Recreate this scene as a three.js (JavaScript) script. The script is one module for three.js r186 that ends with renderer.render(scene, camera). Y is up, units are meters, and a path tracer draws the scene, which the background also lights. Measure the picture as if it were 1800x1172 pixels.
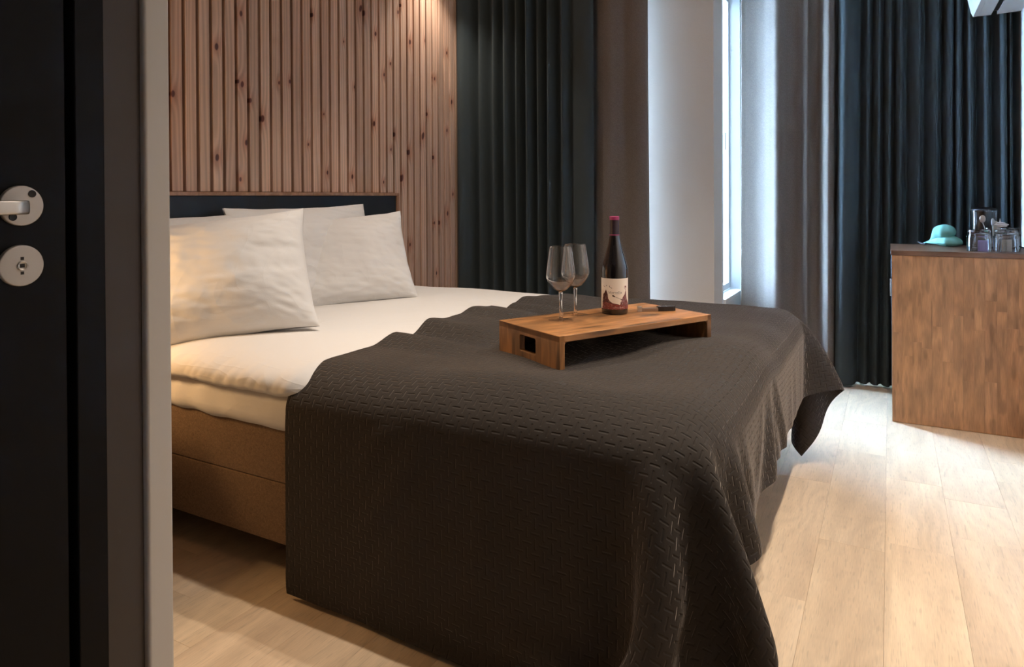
import * as THREE from 'three';
import { RoundedBoxGeometry } from 'three/addons/geometries/RoundedBoxGeometry.js';
import { ImprovedNoise } from 'three/addons/math/ImprovedNoise.js';
import { mergeGeometries } from 'three/addons/utils/BufferGeometryUtils.js';
import { RectAreaLightUniformsLib } from 'three/addons/lights/RectAreaLightUniformsLib.js';

// ---------------------------------------------------------------- camera, sky, exposure
// World: x to the right, y up, the room's depth runs along -z (written d = -z below). Metres.
RectAreaLightUniformsLib.init();
const scene = new THREE.Scene();
const camera = new THREE.PerspectiveCamera(2 * Math.atan(816 / 1210) * 180 / Math.PI, 1800 / 1632, 0.02, 100);
camera.position.set(0, 1.05, 0);
camera.rotation.order = 'YXZ';
camera.rotation.set(-0.4 * Math.PI / 180, 28.79 * Math.PI / 180, -0.0052);
camera.setViewOffset(1800, 1632, 0, 460, 1800, 1172);        // a shifted lens: the horizon lies high in the frame
const renderer = new THREE.WebGLRenderer({ antialias: true });
renderer.toneMapping = THREE.LinearToneMapping;
renderer.toneMappingExposure = 1.07;
renderer.shadowMap.enabled = true;
scene.background = new THREE.Color().setRGB(70, 108, 158);   // bright overcast daylight
const LAMP = new THREE.Color().setRGB(1.0, 0.86, 0.73);
const AISLE_CD = 5.0, BED_CD = 3.5, DOWN_CD = 3.2, BEDSIDE_CD = 0.75;

// ---------------------------------------------------------------- helpers
const taken = {};
const numbered = (n) => { const k = taken[n] = (taken[n] ?? -1) + 1; return k ? n + '_' + String(k).padStart(3, '0') : n; };
function tag(o, label, category, group) { o.userData = { label, category }; if (group) o.userData.group = group; return o; }
function thing(name, label, category, [x, y, d] = [0, 0, 0], turn = 0, group) {
  const g = new THREE.Group(); g.name = numbered(name); g.position.set(x, y, -d); g.rotation.y = turn;
  tag(g, label, category, group); scene.add(g); return g;
}
function struct(name) { const g = new THREE.Group(); g.name = name; g.userData.kind = 'structure'; scene.add(g); return g; }
const partNo = new Map();
function part(name, geo, mat, parent) {
  const m = new THREE.Mesh(geo, mat); m.castShadow = m.receiveShadow = true;
  const c = partNo.get(parent) ?? {}; partNo.set(parent, c); c[name] = (c[name] ?? -1) + 1;
  m.name = c[name] ? name + '_' + String(c[name]).padStart(3, '0') : name;
  parent.add(m); return m;
}
const box = (x0, x1, y0, y1, d0, d1, r = 0) => {
  const g = r ? new RoundedBoxGeometry(x1 - x0, y1 - y0, d1 - d0, 2, r) : new THREE.BoxGeometry(x1 - x0, y1 - y0, d1 - d0);
  const o = new Float32Array(g.attributes.position.array.length);
  g.translate((x0 + x1) / 2, (y0 + y1) / 2, -(d0 + d1) / 2);
  boxUV(g); return g;
};
function boxUV(g, sx = 1, sy = 1) {           // uv in metres by the face's own direction; u across, v up or along
  const p = g.attributes.position, n = g.attributes.normal, uv = new Float32Array(p.count * 2);
  for (let i = 0; i < p.count; i++) {
    const ax = Math.abs(n.getX(i)), ay = Math.abs(n.getY(i)), az = Math.abs(n.getZ(i));
    let u, v;
    if (ay >= ax && ay >= az) { u = p.getX(i); v = p.getZ(i); } else if (ax >= az) { u = p.getZ(i); v = p.getY(i); } else { u = p.getX(i); v = p.getY(i); }
    uv[2 * i] = u * sx; uv[2 * i + 1] = v * sy;
  }
  g.setAttribute('uv', new THREE.BufferAttribute(uv, 2)); return g;
}
const plain = (g) => { const q = g.index ? g.toNonIndexed() : g; for (const k of Object.keys(q.attributes)) if (!['position', 'normal', 'uv'].includes(k)) q.deleteAttribute(k); return q; };
const merged = (...gs) => mergeGeometries(gs.map(plain));
const lathe = (pts, seg = 48) => new THREE.LatheGeometry(pts.map(([r, y]) => new THREE.Vector2(r, y)), seg);
const clamp = (x, a, b) => Math.min(b, Math.max(a, x)), lerp = (a, b, t) => a + (b - a) * t;
const smooth = (a, b, x) => { const t = clamp((x - a) / (b - a), 0, 1); return t * t * (3 - 2 * t); };
function rng(seed) { return () => { seed = (seed + 0x6d2b79f5) | 0; let t = Math.imul(seed ^ (seed >>> 15), 1 | seed); t = (t + Math.imul(t ^ (t >>> 7), 61 | t)) ^ t; return ((t ^ (t >>> 14)) >>> 0) / 4294967296; }; }
const perlin = new ImprovedNoise(), N3 = (x, y, z = 0) => perlin.noise(x, y, z);
const hash = (x, y) => { let h = Math.imul(x | 0, 374761393) ^ Math.imul(y | 0, 668265263); h = Math.imul(h ^ (h >>> 13), 1274126177); return ((h ^ (h >>> 16)) >>> 0) / 4294967296; };
function vnoise(x, y, px = 1 << 20, py = 1 << 20) {   // value noise, repeating after px, py cells
  const ix = Math.floor(x), iy = Math.floor(y), fx = x - ix, fy = y - iy, sx = fx * fx * (3 - 2 * fx), sy = fy * fy * (3 - 2 * fy);
  const m = (a, n) => ((a % n) + n) % n, x0 = m(ix, px), x1 = m(ix + 1, px), y0 = m(iy, py), y1 = m(iy + 1, py);
  return lerp(lerp(hash(x0, y0), hash(x1, y0), sx), lerp(hash(x0, y1), hash(x1, y1), sx), sy);
}
const spline = (pts, x) => {                    // smooth curve through [x, y] points
  if (x <= pts[0][0]) return pts[0][1];
  for (let i = 1; i < pts.length; i++) if (x <= pts[i][0]) return lerp(pts[i - 1][1], pts[i][1], smooth(pts[i - 1][0], pts[i][0], x));
  return pts[pts.length - 1][1];
};
// A closed cloth-like sheet from a grid of points: front, back and rim. P(i, j) -> [x, y, z], uv(i, j) -> [u, v]
function sheet(rows, cols, P, uvOf, thick) {
  const n = rows * cols, top = new Float32Array(n * 3), uv = new Float32Array(n * 2);
  for (let i = 0; i < rows; i++) for (let j = 0; j < cols; j++) { const k = i * cols + j; top.set(P(i, j), k * 3); uv.set(uvOf(i, j), k * 2); }
  const idx = [];
  for (let i = 0; i < rows - 1; i++) for (let j = 0; j < cols - 1; j++) { const a = i * cols + j, b = a + 1, c = a + cols, e = c + 1; idx.push(a, c, b, b, c, e); }
  const g0 = new THREE.BufferGeometry(); g0.setAttribute('position', new THREE.BufferAttribute(top, 3)); g0.setIndex(idx); g0.computeVertexNormals();
  const nr = g0.attributes.normal.array, pos = new Float32Array(n * 6), nor = new Float32Array(n * 6), uv2 = new Float32Array(n * 4);
  pos.set(top); nor.set(nr); uv2.set(uv); uv2.set(uv, n * 2);
  for (let k = 0; k < n * 3; k++) { pos[n * 3 + k] = top[k] - nr[k] * thick; nor[n * 3 + k] = -nr[k]; }
  const all = idx.slice();
  for (let q = 0; q < idx.length; q += 3) all.push(idx[q] + n, idx[q + 2] + n, idx[q + 1] + n);
  const rim = (a, b) => all.push(a, a + n, b, b, a + n, b + n);
  for (let j = 0; j < cols - 1; j++) { rim(j, j + 1); rim((rows - 1) * cols + j + 1, (rows - 1) * cols + j); }
  for (let i = 0; i < rows - 1; i++) { rim((i + 1) * cols, i * cols); rim(i * cols + cols - 1, (i + 1) * cols + cols - 1); }
  const g = new THREE.BufferGeometry();
  g.setAttribute('position', new THREE.BufferAttribute(pos, 3)); g.setAttribute('normal', new THREE.BufferAttribute(nor, 3)); g.setAttribute('uv', new THREE.BufferAttribute(uv2, 2)); g.setIndex(all);
  return g;
}

// ---------------------------------------------------------------- textures
function dataTex(w, h, f, srgb = true, wrap = THREE.RepeatWrapping) {
  const d = new Uint8Array(w * h * 4), o = [0, 0, 0];
  for (let y = 0; y < h; y++) for (let x = 0; x < w; x++) { f(x, y, o); const k = (y * w + x) * 4; d[k] = clamp(o[0], 0, 255); d[k + 1] = clamp(o[1], 0, 255); d[k + 2] = clamp(o[2], 0, 255); d[k + 3] = 255; }
  const t = new THREE.DataTexture(d, w, h, THREE.RGBAFormat); t.magFilter = THREE.LinearFilter; t.minFilter = THREE.LinearMipmapLinearFilter; t.generateMipmaps = true; t.wrapS = t.wrapT = wrap;
  if (srgb) t.colorSpace = THREE.SRGBColorSpace; t.needsUpdate = true; return t;
}
const tiled = (t, sx, sy, rot = 0) => { const c = t.clone(); c.repeat.set(sx, sy); c.rotation = rot; c.needsUpdate = true; return c; };

// pine slats: one column of the texture per slat, 2.56 m tall; knots where the boards have them [d, y, size]
const SLAT0 = 1.605, PITCH = 0.06, K0 = -14, K1 = 35, SLAT_N = K1 - K0;          // slat k is centred on d = SLAT0 + PITCH * k + 0.06 / 2 ... see below
const KNOTS = [[1.648, 1.445, 1.1], [1.959, 1.816, 1], [1.84, 1.657, 1.2], [1.839, 1.216, 1.2], [1.963, 1.525, 1.1], [1.943, 1.534, .7], [2.004, 1.463, .9], [2.067, 1.393, 1.3], [1.981, 1.285, 1], [1.95, 1.131, .8], [2.159, 1.559, .7], [2.221, 1.574, .8], [2.361, 1.903, .8], [2.694, 2.012, 1.4], [2.72, 1.995, 1.2], [2.808, 1.907, 1], [2.929, 1.772, .8], [2.876, 1.705, .8], [2.792, 1.438, 1.2], [2.997, 2.064, .9], [3.021, 2.107, .8], [3.102, 1.922, 1.2], [3.246, 1.958, .9], [3.465, 1.927, .9], [3.336, 1.752, .9], [3.315, 1.755, .8], [3.515, 1.637, 1.2], [3.26, 1.536, .9], [2.96, 1.395, 1], [3.219, 1.407, 1.7], [3.086, 1.306, 1.3], [3.32, 1.288, 1], [3.463, 1.459, .9], [2.929, 1.312, .7], [3.024, 1.161, 1.6], [2.451, 1.174, .8], [2.625, 1.159, 1], [2.866, 1.136, .7], [2.645, 1.608, .7], [3.464, 0.957, 1.2], [3.377, 0.903, 1.2], [3.327, 0.904, .8], [3.091, 0.791, .9], [3.135, 0.712, .9], [3.346, 0.607, .9], [3.524, 1.073, .9], [2.57, 1.82, .5], [2.43, 1.45, .5], [2.33, 1.3, .6], [1.3, 1.6, 1], [1.2, 1.3, 1]];
const slatCentre = (k) => 1.635 + PITCH * (k + 0.5);
const SW = 2048, SH = 2048, COLW = Math.floor(SW / SLAT_N);
const slatTex = (() => {
  const byCol = Array.from({ length: SLAT_N }, () => []);
  for (const [d, y, s] of KNOTS) { const k = Math.round((d - 1.635) / PITCH - 0.5) - K0; if (k >= 0 && k < SLAT_N) byCol[k].push([(d - (1.635 + PITCH * (k + K0))) / PITCH, y, s]); }
  return dataTex(SW, SH, (x, y, o) => {
    const k = Math.min(SLAT_N - 1, Math.floor(x / COLW)), u = (x - k * COLW) / COLW, Y = (y / SH) * 2.56;
    const tone = hash(k, 7), red = hash(k, 11);
    let wob = 0, kn = 0, halo = 0;
    for (const [ku, ky, s] of byCol[k]) {
      const du = (u - ku) * PITCH / (0.0085 * s), dy = (Y - ky - (u - ku) * 0.02 * (s > 1.3 ? 2 : 0.6)) / (0.014 * s), r = Math.hypot(du, dy);
      kn = Math.max(kn, 1 - smooth(0.55, 1.05, r)); halo = Math.max(halo, Math.exp(-r * r / 7)); wob += Math.exp(-r * r / 12) * 2.2;
    }
    const ring = u * 9 + hash(k, 3) * 20 + vnoise(u * 2, Y * 1.3 + k * 17) * 5 + wob;
    const grain = 0.5 + 0.5 * Math.sin(ring * 2.2), fine = vnoise(u * 60, Y * 14 + k * 31) - 0.5, stain = vnoise(u * 1.5 + 9, Y * 2.2 + k * 5.7) - 0.5;
    const v = (0.93 + 0.12 * (tone - 0.5)) * (0.9 + 0.13 * grain) * (1 + 0.07 * fine + 0.10 * stain);
    let r = 222 * v, g = (186 - 9 * red) * v, b = (161 - 12 * red) * v;
    const a = halo * 0.4; r *= 1 - 0.25 * a; g *= 1 - 0.5 * a; b *= 1 - 0.62 * a;
    o[0] = lerp(r, 74 + 20 * grain, kn); o[1] = lerp(g, 40 + 8 * grain, kn); o[2] = lerp(b, 36, kn);
  });
})();

// oak floor: eight plank strips side by side, each 1.4 m long
const floorTex = dataTex(2048, 2048, (x, y, o) => {
  const k = Math.floor(x / 256), u = (x % 256) / 256, v = y / 2048;
  const warp = vnoise(u * 2.2 + k * 9, v * 5) * 3.2 + vnoise(u * 5, v * 16 + k * 7) * 0.8;
  const ring = 0.5 + 0.5 * Math.sin(u * 20 + warp * 5.5 + k * 4), pore = vnoise(u * 128, v * 70 + k * 13), pale = vnoise(u * 3 + k * 5, v * 3.5), fleck = smooth(0.72, 0.95, vnoise(u * 90 + 31, v * 40 + k * 3));
  const t = (0.975 + 0.025 * hash(k, 5)) * (0.965 + 0.035 * ring) * (0.94 + 0.10 * pale) * (1 - 0.07 * fleck) * (0.975 + 0.05 * pore);
  o[0] = 234 * t; o[1] = (207 + 2 * hash(k, 2) + 4 * pale) * t; o[2] = (176 + 6 * pale) * t;
});
// warm wood with streaks along v; 1 tile = 0.5 m
const woodTex = dataTex(1024, 1024, (x, y, o) => {
  const u = x / 1024, v = y / 1024;
  const stave = Math.floor(u * 8), su = u * 8 - stave, tone = hash(stave, 21);
  const warp = vnoise(u * 12, v * 3, 12, 3) * 2.6 + vnoise(u * 28, v * 8, 28, 8) * 0.7;
  const ring = 0.5 + 0.5 * Math.sin(su * 5 + warp * 6 + stave * 2.1), pore = vnoise(u * 300, v * 26, 300, 26), cloud = vnoise(u * 6, v * 5, 6, 5), dark = smooth(0.62, 0.9, vnoise(u * 22, v * 4, 22, 4));
  const t = (0.80 + 0.30 * tone) * (0.86 + 0.16 * ring) * (0.82 + 0.26 * cloud) * (0.94 + 0.1 * pore) * (1 - 0.34 * dark);
  const edge = 1 - 0.10 * (1 - smooth(0, 0.03, su));
  o[0] = 196 * t * edge; o[1] = 138 * t * edge; o[2] = 84 * t * edge;
});
// one board's grain for the dresser staves, near white so that each stave's own colour shows; 1 tile = 0.6 m
const staveTex = dataTex(1024, 1024, (x, y, o) => {
  const u = x / 1024, v = y / 1024;
  const warp = vnoise(u * 10, v * 3, 10, 3) * 2.4 + vnoise(u * 36, v * 9, 36, 9) * 0.6;
  const ring = 0.5 + 0.5 * Math.sin(u * 63 + warp * 5), pore = vnoise(u * 340, v * 30, 340, 30), cloud = vnoise(u * 14, v * 7, 14, 7), dark = smooth(0.66, 0.9, vnoise(u * 40, v * 8, 40, 8));
  const t = (0.90 + 0.10 * ring) * (0.86 + 0.20 * cloud) * (0.93 + 0.10 * pore) * (1 - 0.13 * dark);
  o[0] = 250 * t; o[1] = 247 * t; o[2] = 243 * t;
});
// bedspread quilting: short stitched strokes in a basket pattern. 1 tile = 0.096 m, cells of 0.024 m
const quiltBump = dataTex(512, 512, (x, y, o) => {
  const C = 128; let h = 1;
  const stroke = (cx, cy, horiz) => {
    let dx = Math.abs(((x - cx + 768) % 512) - 256), dy = Math.abs(((y - cy + 768) % 512) - 256);
    dx = 256 - Math.abs(256 - Math.abs(((x - cx + 1024) % 512))); dx = Math.min(dx, 512 - dx); dx = Math.abs(((x - cx) % 512 + 768) % 512 - 256); dy = Math.abs(((y - cy) % 512 + 768) % 512 - 256);
    const a = horiz ? dx : dy, b = horiz ? dy : dx, e = Math.max(0, a - 58), r = Math.hypot(e, b);
    h = Math.min(h, smooth(2, 19, r));
  };
  for (let i = 0; i < 4; i++) for (let j = 0; j < 4; j++) stroke(i * C + 64, j * C + ((i + j) % 2 ? 64 : 64), (i + j) % 2 === 0);
  const w = vnoise(x / 3.2, y / 3.2, 160, 160) * 0.12;
  o[0] = o[1] = o[2] = 255 * clamp(h * 0.86 + w, 0, 1);
}, false);
const weaveBump = dataTex(512, 512, (x, y, o) => {
  const a = Math.sin(x / 512 * Math.PI * 2 * 64), b = Math.sin(y / 512 * Math.PI * 2 * 64), n = vnoise(x / 3, y / 9, 171, 57) + vnoise(x / 9, y / 3, 57, 171);
  o[0] = o[1] = o[2] = 128 + 50 * a * b + 60 * (n - 1);
}, false);
const heather = dataTex(512, 512, (x, y, o) => {
  const n = (vnoise(x / 2, y / 9, 256, 57) + vnoise(x / 9, y / 2, 57, 256)) / 2, s = vnoise(x / 5, y / 5, 103, 103);
  const t = 205 + 70 * (n - 0.5) + 26 * (s - 0.5); o[0] = t; o[1] = t * 0.99; o[2] = t * 0.975;
});
const creaseBump = dataTex(1024, 1024, (x, y, o) => {
  const u = x / 1024, v = y / 1024, w1 = vnoise(u * 4, v * 4, 4, 4) * 3, w2 = vnoise(u * 5 + 40, v * 5, 5, 5) * 3;
  const r1 = 1 - Math.abs(2 * vnoise(u * 6 + w1 * 0.4, v * 6 + w2 * 0.4) - 1), r2 = 1 - Math.abs(2 * vnoise(u * 14 + w2, v * 14 + w1) - 1), f = vnoise(x / 2, y / 2, 512, 512);
  o[0] = o[1] = o[2] = 255 * clamp(0.40 * Math.pow(r1, 4) + 0.22 * Math.pow(r2, 5) + 0.04 * f + 0.3 * vnoise(u * 3, v * 3, 3, 3), 0, 1);
}, false);
const plasterBump = dataTex(512, 512, (x, y, o) => { o[0] = o[1] = o[2] = 255 * (0.5 * vnoise(x / 4, y / 4, 128, 128) + 0.3 * vnoise(x / 9, y / 9, 57, 57) + 0.2 * vnoise(x / 2, y / 2, 256, 256)); }, false);
const brushed = dataTex(256, 256, (x, y, o) => { const n = 110 + 40 * vnoise(x / 2, y / 40, 128, 6) + 20 * vnoise(x / 6, y / 6, 43, 43); o[0] = o[1] = o[2] = n; }, false);

// ---------------------------------------------------------------- materials (linear base colours)
const M = {};
const std = (k, r, g, b, rough, extra = {}) => (M[k] = new THREE.MeshPhysicalMaterial({ color: new THREE.Color().setRGB(r, g, b), roughness: rough, ...extra }), M[k].name = k, M[k]);
std('paint', 0.74, 0.695, 0.655, 0.85, { bumpMap: tiled(plasterBump, 3, 3), bumpScale: 0.0006 });
std('ceiling_paint', 0.74, 0.73, 0.71, 0.9);
std('hall_paint', 0.13, 0.12, 0.11, 0.9);
std('cream_trim', 0.62, 0.585, 0.54, 0.5);
std('taupe_trim', 0.056, 0.044, 0.037, 0.6);
std('window_white', 0.80, 0.82, 0.83, 0.45);
std('black_lacquer', 0.005, 0.0045, 0.0045, 0.55, { specularIntensity: 0.3, bumpMap: tiled(brushed, 6, 2), bumpScale: 0.0001 });
std('black_gap', 0.003, 0.003, 0.003, 0.9);
std('steel', 0.62, 0.60, 0.57, 0.34, { metalness: 1, roughnessMap: null });
std('steel_plate', 0.60, 0.57, 0.54, 0.55, { metalness: 0.55 });
std('dark_metal', 0.03, 0.03, 0.032, 0.45, { metalness: 0.6 });
std('slat', 1, 1, 1, 0.62, { map: slatTex });
std('backing', 0.045, 0.022, 0.013, 0.9);
std('rail_wood', 0.50, 0.28, 0.17, 0.6, { map: tiled(staveTex, 1 / 0.6, 1 / 0.6) });
std('headboard_panel', 0.012, 0.014, 0.016, 0.55);
std('bed_fabric', 0.33, 0.212, 0.128, 0.95, { map: tiled(heather, 4, 4), bumpMap: tiled(weaveBump, 8, 8), bumpScale: 0.0006, sheen: 0.2, sheenRoughness: 0.8 });
std('cotton', 0.76, 0.735, 0.705, 0.82, { bumpMap: tiled(creaseBump, 0.9, 0.9), bumpScale: 0.0025, sheen: 0.15, sheenRoughness: 0.6 });
std('pillow_cotton', 0.75, 0.735, 0.72, 0.82, { bumpMap: tiled(creaseBump, 1.1, 1.1), bumpScale: 0.0028, sheen: 0.15, sheenRoughness: 0.6 });
std('quilt', 0.032, 0.0255, 0.0208, 0.95, { bumpMap: tiled(quiltBump, 1 / 0.080, 1 / 0.080, 0.0), bumpScale: 0.0018, sheen: 1.0, sheenRoughness: 0.42, sheenColor: new THREE.Color().setRGB(0.54, 0.46, 0.395) });
std('curtain_dark', 0.046, 0.062, 0.067, 0.9, { bumpMap: tiled(weaveBump, 10, 10), bumpScale: 0.0004, sheen: 0.3, sheenRoughness: 0.6, sheenColor: new THREE.Color().setRGB(0.06, 0.075, 0.08) });
std('curtain_taupe', 0.30, 0.262, 0.235, 0.92, { map: tiled(heather, 5, 5), bumpMap: tiled(weaveBump, 10, 10), bumpScale: 0.0005, sheen: 0.2, sheenRoughness: 0.7 });
std('tray_wood', 0.82, 0.80, 0.78, 0.42, { map: tiled(woodTex, 1 / 0.5, 1 / 0.5, Math.PI / 2) });
std('tray_wood_end', 0.82, 0.80, 0.78, 0.42, { map: tiled(woodTex, 1 / 0.5, 1 / 0.5) });
std('corkscrew_metal', 0.34, 0.26, 0.21, 0.38, { metalness: 0.85 });
std('hole_dark', 0.012, 0.010, 0.009, 0.8);
std('worktop', 0.22, 0.115, 0.068, 0.32, { map: tiled(staveTex, 1 / 0.6, 1 / 0.6, Math.PI / 2) });
std('fridge_dark', 0.012, 0.013, 0.015, 0.25);
std('rubber_grey', 0.36, 0.39, 0.42, 0.5);
std('glass', 1, 1, 1, 0.0, { transmission: 1, thickness: 0.01, ior: 1.5 });
std('glass_thin', 1, 1, 1, 0.0, { transmission: 1, thickness: 0, ior: 1.6 });
std('window_glass', 1, 1, 1, 0.0, { transmission: 1, thickness: 0, ior: 1.45 });
std('bottle_glass', 0.006, 0.005, 0.006, 0.06, { clearcoat: 1, clearcoatRoughness: 0.03 });
std('capsule', 0.020, 0.008, 0.014, 0.45);
std('capsule_pink', 0.27, 0.022, 0.095, 0.4);
std('turquoise', 0.22, 0.56, 0.50, 0.7, { bumpMap: tiled(weaveBump, 4, 4), bumpScale: 0.0003 });
std('white_plastic', 0.86, 0.88, 0.89, 0.35);
std('black_plastic', 0.012, 0.012, 0.014, 0.3);
std('paper_purple', 0.30, 0.24, 0.52, 0.7);
std('paper_beige', 0.50, 0.46, 0.38, 0.7);
std('paper_white', 0.80, 0.79, 0.77, 0.7);
std('ground', 0.35, 0.36, 0.36, 1);
std('lamp_glow', 0.9, 0.85, 0.75, 0.5, { emissive: LAMP, emissiveIntensity: 40 });
std('lamp_body', 0.7, 0.7, 0.68, 0.5);
const PLANKS = [[1, 1, 1], [0.985, 0.98, 0.975], [1.01, 1.005, 1], [0.99, 0.98, 0.965]].map((c, i) => std('plank_' + i, ...c.map((v) => v * 1.0), 0.40, { map: floorTex, bumpMap: floorTex, bumpScale: 0.0003 }));
const STAVES = [[0.60, 0.322, 0.162], [0.58, 0.306, 0.152], [0.62, 0.335, 0.172], [0.565, 0.295, 0.146], [0.595, 0.318, 0.158], [0.61, 0.328, 0.166]].map((c, i) => std('stave_' + i, ...c, 0.5, { map: staveTex }));

// ---------------------------------------------------------------- the room
const HX = -2.378, WX = 0.567, CEIL = 2.5, WD = 3.78, BD = 4.62, PX = -0.834, HALLX = -0.997, PART0 = 0.585, PART1 = 0.685;
{
  const floor = struct('floor');
  part('subfloor', box(-2.6, 0.8, -0.2, -0.012, -1.7, 4.8), M.backing, floor);
  const R = rng(5), W = 0.178;
  for (let c = -14; c < 4; c++) {
    const x0 = -0.015 + c * W, xa = Math.max(x0, -2.5), xb = Math.min(x0 + W, 0.66); if (xb - xa < 0.01) continue;
    let d = -1.65 - R() * 1.2;
    while (d < 4.7) {
      const len = 1.28, a = Math.max(d, -1.65), b = Math.min(d + len, 4.72);
      if (b - a > 0.03) {
        const g = new RoundedBoxGeometry(xb - xa - 0.0003, 0.012, b - a - 0.0003, 1, 0.0006);
        const p = g.attributes.position, uv = new Float32Array(p.count * 2), strip = Math.floor(R() * 8), off = R();
        for (let i = 0; i < p.count; i++) { uv[2 * i] = (strip + 0.03 + 0.94 * (p.getX(i) / (xb - xa) + 0.5)) / 8; uv[2 * i + 1] = p.getZ(i) / 1.4 + off; }
        g.setAttribute('uv', new THREE.BufferAttribute(uv, 2)); g.translate((xa + xb) / 2, -0.006, -(a + b) / 2);
        part('plank', g, PLANKS[Math.floor(R() * 4)], floor);
      }
      d += len;
    }
  }
  part('ceiling_board', box(-2.6, 0.8, CEIL, CEIL + 0.12, -1.7, 4.8), M.ceiling_paint, struct('ceiling'));

  // wall of pine slats behind the bed
  const wl = struct('wall_left');
  part('wall_core', box(-2.6, HX - 0.006, 0, CEIL, 0.5, 3.98), M.paint, wl);
  part('backing_board', box(HX - 0.006, HX, 0, CEIL, PART1, WD), M.backing, wl);
  for (let k = K0; k < K1; k++) {
    const dc = slatCentre(k); if (dc < PART1 + 0.03 || dc > WD - 0.02) continue;
    const overBed = dc > 1.27 && dc < 2.98, y0 = overBed ? 1.0805 : 0.02;
    const g = new RoundedBoxGeometry(0.028, CEIL - y0, 0.0465, 2, 0.003);
    g.translate(HX + 0.014, (CEIL + y0) / 2, -dc);
    const p = g.attributes.position, uv = new Float32Array(p.count * 2);
    for (let i = 0; i < p.count; i++) { const dd = -p.getZ(i) - dc, side = (HX + 0.028 - p.getX(i)) * 0.4; uv[2 * i] = ((k - K0) + 0.5 + clamp((dd + Math.sign(dd) * side * 0) / PITCH, -0.42, 0.42)) * COLW / SW; uv[2 * i + 1] = p.getY(i) / 2.56; }
    g.setAttribute('uv', new THREE.BufferAttribute(uv, 2));
    part('slat', g, M.slat, wl);
  }
  // wall with the covered window, and the white pier at its right
  const wb = struct('wall_back');
  const O = { x0: -2.2, x1: -1.215, y0: 0.12, y1: 2.3 };
  part('wall_core', merged(box(-2.6, O.x0, 0, CEIL, WD, WD + 0.2), box(O.x1, PX, 0, CEIL, WD, WD + 0.2), box(O.x0, O.x1, 0, O.y0, WD, WD + 0.2), box(O.x0, O.x1, O.y1, CEIL, WD, WD + 0.2)), M.paint, wb);
  const w1 = struct('window_1');
  const f = 0.05;
  part('window_frame', merged(box(O.x0, O.x0 + f, O.y0, O.y1, WD + 0.03, WD + 0.09), box(O.x1 - f, O.x1, O.y0, O.y1, WD + 0.03, WD + 0.09), box(O.x0 + f, O.x1 - f, O.y0, O.y0 + f, WD + 0.03, WD + 0.09), box(O.x0 + f, O.x1 - f, O.y1 - f, O.y1, WD + 0.03, WD + 0.09)), M.window_white, w1);
  part('pane', box(O.x0 + f, O.x1 - f, O.y0 + f, O.y1 - f, WD + 0.058, WD + 0.062), M.window_glass, w1);
  // return wall of the bay with its tall window facing the room's right
  const wy = struct('wall_bay');
  const B = { d0: 4.012, d1: 4.53, y0: 0.440, y1: 2.34 }, xo = PX - 0.14;
  part('wall_core', merged(box(xo, PX, 0, CEIL, WD + 0.2, B.d0), box(xo, PX, 0, CEIL, B.d1, BD + 0.15), box(xo, PX, 0, B.y0, B.d0, B.d1), box(xo, PX, B.y1, CEIL, B.d0, B.d1)), M.window_white, wy);
  const w2 = struct('window_2'), fx0 = PX - 0.105, fx1 = PX - 0.066;
  part('window_frame', merged(box(fx0, fx1, B.y0 + 0.026, B.y1, B.d0, B.d0 + 0.035, 0.003), box(fx0, fx1, B.y0 + 0.026, B.y1, 4.505, B.d1, 0.003), box(fx0, fx1, B.y0 + 0.026, B.y1, 4.215, 4.275, 0.003), box(fx0, fx1, B.y0 + 0.026, B.y0 + 0.066, B.d0 + 0.035, 4.505, 0.003), box(fx0, fx1, B.y1 - 0.06, B.y1, B.d0 + 0.035, 4.505, 0.003)), M.window_white, w2);
  part('pane', box(fx0 + 0.017, fx0 + 0.021, B.y0 + 0.06, B.y1 - 0.05, B.d0 + 0.03, 4.222), M.window_glass, w2);
  part('pane', box(fx0 + 0.017, fx0 + 0.021, B.y0 + 0.06, B.y1 - 0.05, 4.268, 4.51), M.window_glass, w2);
  part('window_sill', box(fx1 - 0.002, PX + 0.014, B.y0 - 0.002, B.y0 + 0.026, B.d0 + 0.001, B.d1 - 0.001, 0.004), M.window_white, w2);
  part('window_handle', merged(box(fx1, fx1 + 0.012, 1.38, 1.45, 4.232, 4.256, 0.004), box(fx1 + 0.012, fx1 + 0.034, 1.415, 1.435, 4.235, 4.253, 0.004), box(fx1 + 0.024, fx1 + 0.036, 1.33, 1.435, 4.235, 4.253, 0.004)), M.steel, w2);
  const wbb = struct('wall_bay_back');
  part('wall_core', box(PX, 0.8, 0, CEIL, BD, BD + 0.15), M.paint, wbb);
  const wr = struct('wall_right');
  part('wall_core', box(WX, WX + 0.15, 0, CEIL, -1.7, BD), M.window_white, wr);
  part('cornice', merged(box(WX - 0.11, WX, 1.905, 1.925, BD - 0.05, BD, 0.006), box(WX - 0.02, WX - 0.004, 1.88, 1.955, BD - 0.06, BD - 0.03, 0.006)), M.window_white, wbb);
  // hall with the bathroom door at the left, partition between it and the bed alcove
  const wh = struct('wall_hall');
  part('wall_core', merged(box(HALLX - 0.1, HALLX - 0.002, 0, CEIL, -1.7, -0.42), box(HALLX - 0.1, HALLX - 0.002, 2.12, CEIL, -0.42, 0.585), box(-2.6, HALLX - 0.002, 0, CEIL, PART0 + 0.004, PART1)), M.hall_paint, wh);
  part('taupe_casing', box(HALLX - 0.02, HALLX, 0, CEIL, 0.588, 0.645, 0.002), M.taupe_trim, wh);
  part('wall_core', box(-2.6, 0.8, 0, CEIL, -1.85, -1.7), M.hall_paint, struct('wall_front'));
  const tr = struct('trim_1');
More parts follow.
